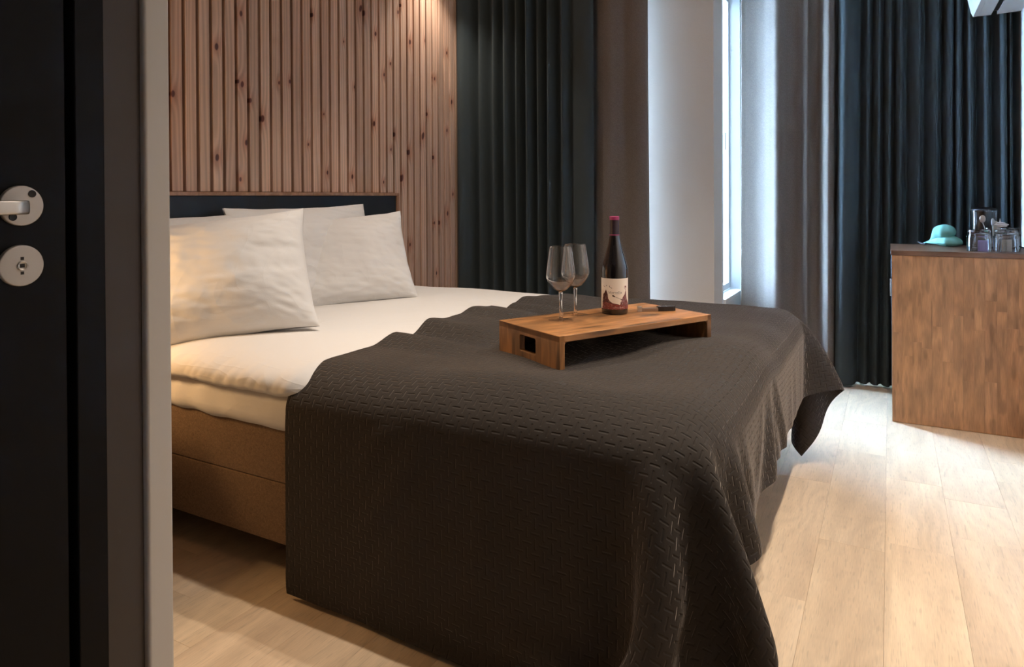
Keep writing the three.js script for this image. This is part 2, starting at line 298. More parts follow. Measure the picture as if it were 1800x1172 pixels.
  part('corner_trim', box(HALLX - 0.02, HALLX + 0.010, 0, CEIL, 0.6455, 0.6875, 0.005), M.cream_trim, tr);
  const dr = struct('door_1');
  part('door_leaf', box(HALLX - 0.045, HALLX, 0.008, 2.08, -0.33, 0.536, 0.002), M.black_lacquer, dr);
  part('door_frame', merged(box(HALLX - 0.09, HALLX - 0.03, 0, 2.1, 0.530, 0.55), box(HALLX - 0.09, HALLX + 0.004, 0, 2.12, 0.547, 0.588, 0.002), box(HALLX - 0.09, HALLX + 0.004, 2.085, 2.12, -0.42, 0.547, 0.002), box(HALLX - 0.09, HALLX + 0.004, 0, 2.085, -0.42, -0.336, 0.002)), M.black_lacquer, dr);
  const disc = (y, d, r) => { const g = lathe([[0, 0], [r * 0.97, 0], [r, 0.0015], [r, 0.006], [r - 0.0015, 0.008], [0, 0.008]], 64); g.rotateZ(-Math.PI / 2); g.translate(HALLX, y, -d); return g; };
  const hd = part('door_handle', disc(1.043, 0.478, 0.0262), M.steel_plate, dr);
  const sock = (y, d, r) => { const g = lathe([[0, 0.0082], [r, 0.0082], [r, 0.0088], [r * 0.8, 0.0089], [r * 0.62, 0.0084], [0, 0.0084]], 24); g.rotateZ(-Math.PI / 2); g.translate(HALLX, y, -d); return g; };
  for (const [y, d] of [[1.0585, 0.4895], [1.0285, 0.4665]]) part('screw', sock(y, d, 0.0048), M.dark_metal, hd);
  {                                                        // lever: a flat bar that bends out of the rosette and runs along the door
    const pts = [], X = HALLX; for (const [x, d] of [[0.006, 0.470], [0.026, 0.4715], [0.038, 0.468], [0.045, 0.457], [0.047, 0.440], [0.047, 0.41], [0.047, 0.36]]) pts.push(new THREE.Vector3(X + x, 1.041, -d));
    const c = new THREE.CatmullRomCurve3(pts), rows = 60, sec = 20;
    const g = sheet(rows, sec + 1, (i, j) => {
      const p = c.getPoint(i / (rows - 1)), t = c.getTangent(i / (rows - 1)), nx = new THREE.Vector3(-t.z, 0, t.x), a = j / sec * Math.PI * 2, q = 0.5;
      const ca = Math.cos(a), sa = Math.sin(a), w = 0.0035 * Math.sign(ca) * Math.abs(ca) ** q, hh = 0.0088 * Math.sign(sa) * Math.abs(sa) ** q;
      return [p.x + nx.x * w, p.y + hh, p.z + nx.z * w];
    }, (i, j) => [i * 0.01, j * 0.01], 0.0005);
    part('lever', g, M.steel, hd);
  }
  const lk = part('lock_plate', disc(0.965, 0.477, 0.0268), M.steel_plate, dr);
  part('lock_cylinder', (() => { const g = lathe([[0, 0.008], [0.0062, 0.008], [0.0062, 0.0096], [0.0048, 0.0096], [0.0044, 0.0084], [0, 0.0084]], 32); g.rotateZ(-Math.PI / 2); g.translate(HALLX, 0.965, -0.477); return g; })(), M.steel, lk);
  part('keyhole', merged(box(HALLX + 0.008, HALLX + 0.0092, 0.9625, 0.9675, 0.4745, 0.4795), box(HALLX + 0.0075, HALLX + 0.0083, 0.9725, 0.9765, 0.475, 0.479), box(HALLX + 0.0075, HALLX + 0.0083, 0.9535, 0.9575, 0.475, 0.479)), M.dark_metal, lk);
  // outdoors
  part('lawn', box(-40, 40, -3.2, -3, -40, 40), M.ground, struct('ground'));
}

// ---------------------------------------------------------------- lamps (out of the frame, at the ceiling and beside the bed)
function spotAt(x, y, d, tx, ty, td, cd, angle, penumbra, radius, parent) {
  const l = new THREE.SpotLight(LAMP, cd, 0, angle, penumbra, 2); l.position.set(x, y, -d); l.target.position.set(tx, ty, -td); l.castShadow = true; l.shadow.radius = radius; l.name = 'spot';
  scene.add(l); scene.add(l.target); return l;
}
{
  const track = (label, x, a, b, heads, cd, angle, aim = 0) => {
    const t = thing('spot_track', label, 'ceiling light', [0, 0, 0]);
    part('rail', box(x - 0.015, x + 0.015, CEIL - 0.02, CEIL, a, b, 0.003), M.lamp_body, t);
    for (const d of heads) {
      const g = lathe([[0, 0.10], [0.030, 0.10], [0.032, 0.095], [0.032, 0.0], [0.029, 0.0], [0.027, 0.03], [0, 0.03]], 32); g.translate(x, CEIL - 0.12, -d);
      const h = part('spot_head', g, M.lamp_body, t);
      const e = new THREE.CircleGeometry(0.026, 24); e.rotateX(Math.PI / 2); e.translate(x, CEIL - 0.118, -d); part('bulb', e, M.lamp_glow, h);
      spotAt(x, CEIL - 0.122, d, x, 0, d + aim, cd, angle, 0.9, 0.9);
    }
  };
  track('white ceiling track with three spot heads above the aisle at the foot of the bed', 0.02, 1.25, 2.55, [1.50, 1.92, 2.34], AISLE_CD, 1.02);
  track('white ceiling track with two spot heads above the middle of the bed', -1.25, 1.35, 2.05, [1.50, 1.87], BED_CD, 0.92, 0.5);
  const dl = thing('downlight', 'round recessed downlight washing the right end of the slatted wall', 'ceiling light', [-2.18, CEIL, 3.24]);
  part('ring', lathe([[0.030, -0.004], [0.045, -0.004], [0.046, 0], [0.030, 0]], 40), M.lamp_body, dl);
  const e = new THREE.CircleGeometry(0.030, 24); e.rotateX(Math.PI / 2); e.translate(0, -0.001, 0); part('bulb', e, M.lamp_glow, dl);
  spotAt(-2.18, CEIL - 0.006, 3.24, -2.18, 0, 3.24, DOWN_CD, 0.85, 0.6, 1.5);
  const ns = thing('nightstand', 'dark bedside table between the bathroom wall and the bed', 'table', [-2.12, 0, 0.98]);
  part('table_top', box(-0.21, 0.21, 0.47, 0.50, -0.22, 0.22, 0.004), M.worktop, ns);
  part('cabinet', box(-0.20, 0.20, 0.10, 0.47, -0.21, 0.21, 0.003), M.headboard_panel, ns);
  for (const sx of [-1, 1]) for (const sd of [-1, 1]) part('leg', box(sx * 0.17 - 0.02, sx * 0.17 + 0.02, 0, 0.10, sd * 0.18 - 0.02, sd * 0.18 + 0.02), M.headboard_panel, ns);
  const bl = thing('bedside_lamp', 'small globe lamp glowing on the dark bedside table', 'lamp', [-2.14, 0.50, 1.0]);
  part('base', lathe([[0, 0], [0.06, 0], [0.062, 0.006], [0.058, 0.014], [0.012, 0.02], [0.010, 0.22], [0, 0.22]], 40), M.dark_metal, bl);
  const gl = new THREE.SphereGeometry(0.07, 32, 20); gl.translate(0, 0.285, 0); part('globe_bulb', gl, new THREE.MeshPhysicalMaterial({ name: 'globe_glow', color: 0xfff0dd, roughness: 0.5, emissive: new THREE.Color().setRGB(1, 0.62, 0.30), emissiveIntensity: 3 }), bl);
  const pl = new THREE.PointLight(new THREE.Color().setRGB(1, 0.60, 0.27), BEDSIDE_CD); pl.position.set(-2.14, 0.785, -1.0); pl.castShadow = true; pl.shadow.radius = 3.3; pl.name = 'bedside_light'; scene.add(pl);
}

// ---------------------------------------------------------------- headboard and bed
{
  const h = thing('headboard', 'low black headboard panel with a thin pine edge below the slats', 'headboard', [0, 0, 0]);
  part('panel', box(HX + 0.001, -2.338, 0.10, 1.064, 1.30, 2.955, 0.002), M.headboard_panel, h);
  part('top_rail', box(HX + 0.001, -2.330, 1.0642, 1.0795, 1.28, 2.975, 0.002), M.rail_wood, h);
  part('side_rail', box(HX + 0.001, -2.330, 0.10, 1.0640, 2.9555, 2.975, 0.002), M.rail_wood, h);
  part('side_rail', box(HX + 0.001, -2.330, 0.10, 1.0640, 1.28, 1.2995, 0.002), M.rail_wood, h);
}
const BED = { x0: -2.325, x1: -0.375, d0: 1.345, d1: 2.915 };
function slab(x0, x1, y0, y1, d0, d1, r, nx, soft) {     // a soft box lofted along x: soft(x, d, y, nd, ny) -> outward push
  const prof = [], q = 6, ar = (cd, cy, a0) => { for (let i = 0; i <= q; i++) { const a = a0 + i / q * Math.PI / 2; prof.push([cd + r * Math.cos(a), cy + r * Math.sin(a), Math.cos(a), Math.sin(a)]); } };
  const seg = (a, b, n) => { for (let i = 1; i < n; i++) prof.push([lerp(a[0], b[0], i / n), lerp(a[1], b[1], i / n), a[2], a[3]]); };
  ar(d1 - r, y0 + r, -Math.PI / 2); let last = prof[prof.length - 1]; seg(last, [d1, y1 - r], 6); ar(d1 - r, y1 - r, 0); last = prof[prof.length - 1]; seg(last, [d0 + r, y1], 40); ar(d0 + r, y1 - r, Math.PI / 2); last = prof[prof.length - 1]; seg(last, [d0, y0 + r], 10); ar(d0 + r, y0 + r, Math.PI); last = prof[prof.length - 1]; seg(last, [d1 - r, y0], 12); prof.push([...prof[0]]);
  const n = prof.length, pos = [], uv = [], idx = []; let len = 0;
  const arc = prof.map((p, i) => (len += i ? Math.hypot(p[0] - prof[i - 1][0], p[1] - prof[i - 1][1]) : 0));
  for (let i = 0; i <= nx; i++) {
    const x = lerp(x0, x1, i / nx), e = Math.min(x - x0, x1 - x), c = e < r ? r - Math.sqrt(Math.max(0, r * r - (r - e) ** 2)) : 0;
    for (let j = 0; j < n; j++) { const [d, y, nd, ny] = prof[j], w = soft ? soft(x, d, y, nd, ny) : 0; pos.push(x, y + ny * (w - c), -(d + nd * (w - c))); uv.push(x, arc[j]); }
  }
  for (let i = 0; i < nx; i++) for (let j = 0; j < n - 1; j++) { const a = i * n + j, b = a + 1, c2 = a + n, e = c2 + 1; idx.push(a, b, c2, b, e, c2); }
  for (const [row, flip] of [[0, 0], [nx, 1]]) {
    const c0 = pos.length / 3, x = row ? x1 : x0; pos.push(x, (y0 + y1) / 2, -(d0 + d1) / 2); uv.push(0, 0);
    for (let j = 0; j < n - 1; j++) { const a = row * n + j, b = a + 1; flip ? idx.push(c0, a, b) : idx.push(c0, b, a); }
  }
  const g = new THREE.BufferGeometry(); g.setAttribute('position', new THREE.Float32BufferAttribute(pos, 3)); g.setAttribute('uv', new THREE.Float32BufferAttribute(uv, 2)); g.setIndex(idx); g.computeVertexNormals(); return g;
}
{
  const b = thing('bed', 'double box-spring bed with beige fabric base and white topper sheet', 'bed', [0, 0, 0]);
  part('base', slab(BED.x0, BED.x1, 0.10, 0.2695, BED.d0, BED.d1, 0.005, 40), M.bed_fabric, b);
  part('mattress', slab(BED.x0, BED.x1, 0.270, 0.44, BED.d0 - 0.001, BED.d1, 0.005, 40), M.bed_fabric, b);
  const wr = (x, d, y, nd, ny) => {
    const near = d < 2 ? 1 : 0.5, low = smooth(0.52, 0.455, y);
    const pleat = Math.sin(x * 46 + 3 * N3(x * 4, 1, y * 5)) * (0.5 + 0.5 * N3(x * 3, 7, 0)) * 0.0022 + N3(x * 9, y * 14, d * 9) * 0.0055;
    return near * (pleat + low * 0.003 + N3(x * 2.2, 3, d * 2) * 0.008);
  };
  part('topper', slab(BED.x0 + 0.01, BED.x1 + 0.005, 0.420, 0.532, BED.d0 - 0.022, BED.d1 + 0.015, 0.035, 260, wr), M.cotton, b);
  for (const x of [BED.x0 + 0.15, (BED.x0 + BED.x1) / 2, BED.x1 - 0.15]) for (const d of [BED.d0 + 0.12, BED.d1 - 0.12]) { const g = new THREE.CylinderGeometry(0.03, 0.022, 0.10, 20); g.translate(x, 0.05, -d); part('leg', g, M.headboard_panel, b); }
}
// what the bedspread lies on
const XF = -0.290, DN = 1.290, DF = 2.945, RR = 0.105, RN = 0.175;
const HEAD = [[1.28, 0], [1.40, 0], [1.59, 0.002], [1.70, 0.026], [1.775, 0.002], [1.87, 0.042], [1.96, 0.030], [2.03, 0.034], [2.115, 0.050], [2.24, 0.034], [2.31, 0.002], [2.40, 0.026], [2.475, 0.042], [2.60, 0.028], [2.80, 0.012], [2.95, 0.004]];
const edgeX = (d) => -1.385 + 0.10 * clamp((d - 1.3) / 1.6, -0.05, 1.1);   // the bedspread's upper edge
function support(x, d) {                        // height of the duvet below the bedspread, with the folds pushed up along its edge
  const far = 0.010 * smooth(-1.1, -0.9, x) - 0.010, fade = 1 - smooth(-1.22, -0.92, x), dd = d + 0.10 * (x + 1.28);
  const hump = 0.024 * Math.exp(-(((x + 0.42) / 0.16) ** 2 + ((d - 1.98) / 0.16) ** 2)) + 0.012 * Math.exp(-(((x + 0.75) / 0.25) ** 2 + ((d - 1.42) / 0.12) ** 2));
  return 0.612 + far + fade * spline(HEAD, dd) + hump + 0.044 * Math.exp(-(((x + 0.82) / 0.085) ** 2 + ((d - 1.775) / 0.085) ** 2)) + 0.036 * Math.exp(-(((x + 0.70) / 0.13) ** 2 + ((d - 1.96) / 0.12) ** 2)) + 0.006 * N3(x * 5, d * 5, 2) - 0.008 * Math.exp(-(((x + 0.73) / 0.2) ** 2 + ((d - 1.85) / 0.25) ** 2));
}
{
  const dv = thing('duvet', 'white cotton duvet spread over the bed under the dark bedspread', 'duvet', [0, 0, 0]);
  const X0 = -2.30, X1 = -0.43, nx = 240, prof = 130, y0 = 0.539;
  const dn = 1.300, df = 2.935;
  const top = (x, d) => {
    const e = edgeX(d), cover = smooth(e - 0.03, e + 0.10, x);
    const open = 0.594 + 0.006 * N3(x * 3, d * 3, 5) + 0.012 * Math.exp(-(((x + 1.75) / 0.20) ** 2)), under = 0.572;
    return lerp(open, under, cover);
  };
  const r = 0.17, foot = (x) => { const e = X1 - x; return e < 0.08 ? 0.08 - Math.sqrt(Math.max(0, 0.08 * 0.08 - (0.08 - e) ** 2)) : 0; };
  const P = (i, j) => {
    const x = lerp(X0, X1, i / nx), s = j / prof; let d, y;
    const hem = 0.006 * N3(x * 7, 4, 0) + 0.003 * N3(x * 22, 9, 0);
    const cv = smooth(-1.40, -1.33, x), r = 0.155 + 0.03 * cv, dn = 1.300 + 0.03 * cv;
    const near = (t) => { const T = top(x, dn + r); // t 0..1 from hem to the flat
      if (t < 0.12) return [dn + 0.03 * (1 - t / 0.12), y0 + hem + 0.004 * (1 - t / 0.12)];
      const a = (t - 0.12) / 0.88, ang = Math.PI / 2 * a; return [dn + r - r * Math.cos(ang) - 0.006 * Math.sin(Math.PI * a), y0 + hem + (T - y0 - hem) * Math.pow(Math.sin(ang), 0.9)]; };
    if (s < 0.26) [d, y] = near(s / 0.26);
    else if (s > 0.80) { const q = near((1 - s) / 0.20); d = dn + df - q[0]; y = q[1] - (top(x, dn + r) - top(x, df - r)) * smooth(0, 0.5, (1 - s) / 0.2); }
    else { d = lerp(dn + r, df - r, (s - 0.26) / 0.54); y = top(x, d); }
    const side = (1 - cv) * (s < 0.30 ? smooth(0.30, 0.05, s) : 0);
    const puck = side * (0.005 * N3(x * 17 + d * 6, y * 6, 1) + 0.004 * N3(x * 34 - y * 24, y * 9, 6) + 0.006 * N3(x * 6, y * 20, 3));
    return [x, y - foot(x) * 0.9 + puck * 0.3, -(d - puck)];
  };
  let acc = [];
  part('cover', sheet(nx + 1, prof + 1, (i, j) => P(i, prof - j), (i, j) => [lerp(X0, X1, i / nx), (prof - j) / prof * 2.0], 0.012), M.cotton, dv);
}

// ---------------------------------------------------------------- pillows
function pillow(name, label, w, h, T, base, yaw, lean, seed, roll = 0) {
  const t = thing(name, label, 'pillow', base, yaw, undefined), n = 64, g0 = new THREE.Group();
  const shape = (u, v, side) => {
    const e = (a) => Math.sign(a) * Math.pow(Math.abs(a), 0.92), ex = 1 - 0.055 * (1 - v * v) + 0.012 * N3(v * 3, seed, 1), ey = 1 - 0.055 * (1 - u * u) + 0.014 * N3(u * 3.5, seed, 4);
    const flat = Math.pow(Math.max(0, 1 - Math.abs(u) ** 2.6), 0.62) * Math.pow(Math.max(0, 1 - Math.abs(v) ** 2.6), 0.62);
    const corner = Math.pow(Math.abs(u * v), 3);
    let z = T / 2 * flat * (1 + 0.22 * N3(u * 1.3 + seed, v * 1.3, side)) ;
    const ang = Math.atan2(v, u), rad = Math.hypot(u, v);
    z += flat ** 0.4 * (0.006 * N3(u * 4 + seed * 3, v * 7, 2 + side) + 0.004 * N3(ang * 5 + seed, rad * 2, side) * smooth(0.3, 1, rad) + 0.0035 * N3(u * 9, v * 14 + seed, 5));
    z += 0.004 * (1 - flat);
    const sag = 1 - 0.10 * (1 - v) * 0.5 * (1 - Math.abs(u)) ;
    return [w / 2 * e(u) * ex * (1 + 0.03 * (1 - v) * 0.5), h / 2 * e(v) * ey + h / 2, side ? -z * 0.9 : z * (1 + 0.18 * (1 - v) * 0.5)];
  };
  const cs = Math.cos(lean), sn = Math.sin(lean), put = ([x, y, z]) => { const xr = x * Math.cos(roll) - (y - h / 2) * Math.sin(roll), yr = x * Math.sin(roll) + (y - h / 2) * Math.cos(roll) + h / 2; return [xr, Math.max(yr * cs + z * sn * 0.9, -0.004), z * cs - yr * sn]; };
  const S = (side) => { const pos = [], uv = [], idx = []; for (let i = 0; i <= n; i++) for (let j = 0; j <= n; j++) { const u = Math.sin((i / n - 0.5) * Math.PI) * 0.5 + (i / n - 0.5), v = Math.sin((j / n - 0.5) * Math.PI) * 0.5 + (j / n - 0.5); pos.push(...put(shape(clamp(u, -1, 1), clamp(v, -1, 1), side))); uv.push(u * w / 2 + seed, v * h / 2 + seed * 2); }
    for (let i = 0; i < n; i++) for (let j = 0; j < n; j++) { const a = i * (n + 1) + j, b = a + 1, c = a + n + 1, e = c + 1; side ? idx.push(a, b, c, b, e, c) : idx.push(a, c, b, b, c, e); }
    const g = new THREE.BufferGeometry(); g.setAttribute('position', new THREE.Float32BufferAttribute(pos, 3)); g.setAttribute('uv', new THREE.Float32BufferAttribute(uv, 2)); g.setIndex(idx); g.computeVertexNormals(); return g; };
  part('cover', merged(S(0), S(1)), M.pillow_cotton, t);
  return t;
}
pillow('pillow', 'large front white pillow at the left, nearest the bathroom wall', 0.56, 0.44, 0.21, [-1.870, 0.598, 1.455], 0.72, 0.50, 1.3, 0.13);
pillow('pillow', 'front white pillow at the right end, beside the bare slats', 0.54, 0.43, 0.18, [-2.01, 0.594, 2.215], 0.78, 0.52, 5.1, 0.10);
pillow('pillow', 'tall back white pillow in the middle, leaning on the black headboard with pointed corner', 0.80, 0.44, 0.17, [-2.14, 0.594, 2.19], Math.PI / 2, 0.26, 8.7, 0.01);
pillow('pillow', 'back white pillow at the left, mostly hidden behind the large front pillow', 0.72, 0.42, 0.15, [-2.14, 0.588, 1.55], Math.PI / 2, 0.26, 11.2);

// ---------------------------------------------------------------- bedspread: cloth dropped over the bed
const bedspreadY = (() => {
  const XE = -0.010, Dd0 = 0.757, Dd1 = 3.36, st = 0.0152, nu = Math.round((XE + 1.385) / st) + 1, nd = Math.round((Dd1 - Dd0) / st) + 1, n = nu * nd;
  const X = new Float64Array(n), Y = new Float64Array(n), D = new Float64Array(n), PX0 = new Float64Array(n), PY0 = new Float64Array(n), PD0 = new Float64Array(n), hit = new Uint8Array(n), W = new Uint8Array(n);
  const fx1 = XF - RR, fd0 = DN + RN, fd1 = DF - RR;
  for (let i = 0; i < nu; i++) for (let j = 0; j < nd; j++) {
    const k = i * nd + j, d = Dd0 + j * (Dd1 - Dd0) / (nd - 1);
    X[k] = lerp(edgeX(d), XE, i / (nu - 1)); D[k] = d - (0.045 * smooth(-1.3, -0.6, X[k]) + 0.05 * smooth(-0.40, -0.05, X[k])) * smooth(1.41, 0.74, d);
    X[k] += 0.05 * smooth(-0.42, -0.05, X[k]) * smooth(1.30, 0.80, d); Y[k] = 0.68 + 0.004 * N3(X[k] * 6, d * 6, 1) + 0.003 * Math.sin(d * 47);
    W[k] = X[k] < fx1 && d > fd0 && d < fd1 ? 0 : 1;
  }
  const cons = [];
  const C = (a, b, s, gain = 1) => cons.push(a, b, Math.hypot(X[a] - X[b], Y[a] - Y[b], D[a] - D[b]) * gain, s);
  for (let i = 0; i < nu; i++) for (let j = 0; j < nd; j++) {
    const k = i * nd + j, full = 1 + 0.016 * smooth(0.86, 1, i / (nu - 1)) * smooth(1.2, 1.5, D[k]);
    if (i + 1 < nu) C(k, k + nd, 1); if (j + 1 < nd) C(k, k + 1, 1, full);
    if (i + 1 < nu && j + 1 < nd) { C(k, k + nd + 1, 0.5, (1 + full) / 2); C(k + 1, k + nd, 0.5, (1 + full) / 2); }
    const exy = Math.max(0, X[k] - fx1), edy = D[k] < fd0 ? fd0 - D[k] : Math.max(0, D[k] - fd1);
    if (i + 4 < nu) C(k, k + 4 * nd, edy > exy || edy > 0.03 ? 0.24 : 0.05); if (j + 4 < nd) C(k, k + 4, exy > edy || exy > 0.03 ? 0.24 : 0.05, full);
  }
  const m = cons.length / 4, A = new Int32Array(m), Bq = new Int32Array(m), L = new Float64Array(m), S = new Float64Array(m);
  for (let q = 0; q < m; q++) { A[q] = cons[q * 4]; Bq[q] = cons[q * 4 + 1]; L[q] = cons[q * 4 + 2]; S[q] = cons[q * 4 + 3] * 0.5; }
  const H = new Float64Array(n), dt = 1 / 90, STEPS = 220, IT = 8;
  for (let k = 0; k < n; k++) { H[k] = support(Math.min(X[k], XF), clamp(D[k], DN, DF)); if (!W[k]) { Y[k] = H[k]; PY0[k] = Y[k]; } }
  const leash = [];                            // no thread may stretch: every hanging point is held by the one nearer the flat
  const start = [];
  { const order = []; for (let i = 0; i < nu; i++) for (let j = 0; j < nd; j++) { const k = i * nd + j; if (!W[k]) continue;
      const ex = Math.max(0, X[k] - fx1), ed = D[k] < fd0 ? fd0 - D[k] : Math.max(0, D[k] - fd1), pi = ex > 0 && (ex >= ed * 0.5) ? i - 1 : i, pj = ed > 0 && (ed >= ex * 0.5) ? (D[k] < fd0 ? j + 1 : j - 1) : j; order.push([Math.hypot(ex, ed), k, pi * nd + pj]); }
    for (const [, k] of order) {               // begin already folded down over the edges, the corners standing out as cones
      const x = X[k], d = D[k], ex = Math.max(0, x - fx1), sg = d < fd0 ? -1 : 1, ed = d < fd0 ? fd0 - d : Math.max(0, d - fd1), e = Math.hypot(ex, ed), phi = Math.atan2(ed, ex), q = Math.PI / 2 * RR;
      const flare = spline([[0, 0.05], [0.5, 0.16], [1.16, 0.50], [1.28, 0.44], [1.42, 0.02], [1.50, 0.10], [1.571, 0.05]], phi), psi = spline([[0, 0], [1.2, 0.68], [1.571, 1.571]], phi), T = H[k], o = e < q ? RR * Math.sin(e / RR) : RR + flare * (e - q), y = e < q ? T - RR + RR * Math.cos(e / RR) : T - RR - (e - q) * Math.sqrt(1 - flare * flare);
      start.push([k, Math.min(x, fx1) + o * Math.cos(psi), y + 0.002, clamp(d, fd0, fd1) + sg * o * Math.sin(psi)]);
    }
    order.sort((a, b) => a[0] - b[0]); for (const [, k, p] of order) leash.push([k, p, Math.hypot(X[k] - X[p], D[k] - D[p]) * 1.004]); }
  for (const [k, x, y, d] of start) { X[k] = x + 0.002 * N3(d * 9, y * 9, 3); Y[k] = Math.max(y, 0.014); D[k] = d; }
  PX0.set(X); PY0.set(Y); PD0.set(D);
  const collide = (k) => {
    hit[k] = 0;
    const cx = XF - RR, x = X[k], d = D[k], y = Y[k], T = H[k];
    const qx = x > cx ? x - cx : 0, qd = d < DN + RN ? (d - DN - RN) * RR / RN : d > DF - RR ? d - DF + RR : 0, qy = y > T - RR ? y - T + RR : 0;
    const l2 = qx * qx + qd * qd + qy * qy;
    if (l2 < RR * RR) {
      if (l2 < 1e-9) { Y[k] = T; hit[k] = 2; }
      else { const l = RR / Math.sqrt(l2); X[k] = qx > 0 ? cx + qx * l : x; D[k] = qd < 0 ? DN + RN + qd * l * RN / RR : qd > 0 ? DF - RR + qd * l : d; if (qy > 0) Y[k] = T - RR + qy * l; hit[k] = qy > 0.75 * RR ? 2 : 1; }
    }
    if (Y[k] < 0.012) { Y[k] = 0.012; hit[k] = 2; }
  };
  for (let s = 0; s < STEPS; s++) {
    for (let k = 0; k < n; k++) {
      if (!W[k]) continue;
      const damp = 0.93, fr = hit[k] === 2 ? 0.25 : hit[k] === 1 ? 0.7 : damp;
      const vx = (X[k] - PX0[k]) * fr, vy = (Y[k] - PY0[k]) * (hit[k] ? 0.6 : damp), vd = (D[k] - PD0[k]) * fr;
      PX0[k] = X[k]; PY0[k] = Y[k]; PD0[k] = D[k];
      X[k] += vx; Y[k] += vy - 9.8 * dt * dt; D[k] += vd;
    }
    if (s % 10 === 0) for (let k = 0; k < n; k++) if (W[k]) H[k] = support(Math.min(X[k], XF), clamp(D[k], DN, DF));
    for (let it = 0; it < IT; it++) {
      for (let q = 0; q < m; q++) {
        const a = A[q], b = Bq[q], wa = W[a], wb = W[b]; if (wa + wb === 0) continue; const dx = X[b] - X[a], dy = Y[b] - Y[a], dd = D[b] - D[a], l = Math.sqrt(dx * dx + dy * dy + dd * dd) + 1e-12, f = S[q] * (l - L[q]) / l * (wa + wb === 1 ? 2 : 1);
        if (wa) { X[a] += dx * f; Y[a] += dy * f; D[a] += dd * f; } if (wb) { X[b] -= dx * f; Y[b] -= dy * f; D[b] -= dd * f; }
      }
      for (const [k, p, l0] of leash) { const dx = X[k] - X[p], dy = Y[k] - Y[p], dd = D[k] - D[p], l = Math.sqrt(dx * dx + dy * dy + dd * dd); if (l > l0) { const f = l0 / l - 1; X[k] += dx * f; Y[k] += dy * f; D[k] += dd * f; PX0[k] += dx * f; PY0[k] += dy * f; PD0[k] += dd * f; } }
      if (it % 2 === 1) for (let k = 0; k < n; k++) if (W[k]) collide(k);
    }
  }
  for (let q = 0; q < 6; q++) for (const V of [X, Y, D]) {          // thick quilt: no wrinkles finer than a few centimetres
    const o = Float64Array.from(V);
    for (let i = 0; i < nu; i++) for (let j = 0; j < nd; j++) { const k = i * nd + j; if (!W[k]) continue; const a = i > 0 && i < nu - 1, b = j > 0 && j < nd - 1; let v = 0, c = 0; if (a) { v += o[k - nd] + o[k + nd]; c += 2; } if (b) { v += o[k - 1] + o[k + 1]; c += 2; } if (c && (a && b || c === 2)) V[k] = o[k] * 0.5 + v / c * 0.5; }
  }
  for (let k = 0; k < n; k++) if (W[k]) collide(k);
  // finer, smooth surface through the particles
  const F = 3, ru = (nu - 1) * F + 1, rd = (nd - 1) * F + 1;
  const cat = (a, b, c, d, t) => 0.5 * ((2 * b) + (-a + c) * t + (2 * a - 5 * b + 4 * c - d) * t * t + (-a + 3 * b - 3 * c + d) * t * t * t);
  const at = (V, i, j) => V[clamp(i, 0, nu - 1) * nd + clamp(j, 0, nd - 1)];
  const up = (V, i, j) => { const a = Math.min(Math.floor(i / F), nu - 2), b = Math.min(Math.floor(j / F), nd - 2), s = i / F - a, t = j / F - b, r = []; for (let q = -1; q < 3; q++) r.push(cat(at(V, a + q, b - 1), at(V, a + q, b), at(V, a + q, b + 1), at(V, a + q, b + 2), t)); return cat(...r, s); };
  const Q = thing('bedspread', 'dark brown quilted bedspread draped over the foot of the bed', 'bedspread', [0, 0, 0]);
  part('cloth', sheet(ru, rd, (i, j) => [up(X, i, j), up(Y, i, j) + 0.004, -up(D, i, j)], (i, j) => [i / F * st, j / F * st], 0.005), M.quilt, Q);
  let lo = 9; for (let j = 0; j < nd; j++) lo = Math.min(lo, Y[j]);
  if (0) console.log('bedspread', n, 'near hem', Y[0].toFixed(3), 'far hem', Y[nd - 1].toFixed(3), 'foot hem mid', Y[(nu - 1) * nd + Math.round(nd / 2)].toFixed(3), X[(nu - 1) * nd + Math.round(nd / 2)].toFixed(3));
  return (x, d) => { let best = 9, y = 0; for (let k = 0; k < n; k++) { const q = Math.abs(X[k] - x) + Math.abs(D[k] - d); if (q < best) { best = q; y = Y[k]; } } return y; };
})();
if (0) console.log('under tray', [[-0.733, 1.568], [-0.979, 1.714], [-0.468, 2.072], [-0.721, 2.218], [-0.72, 1.9]].map(([x, d]) => bedspreadY(x, d).toFixed(3)).join(' '));

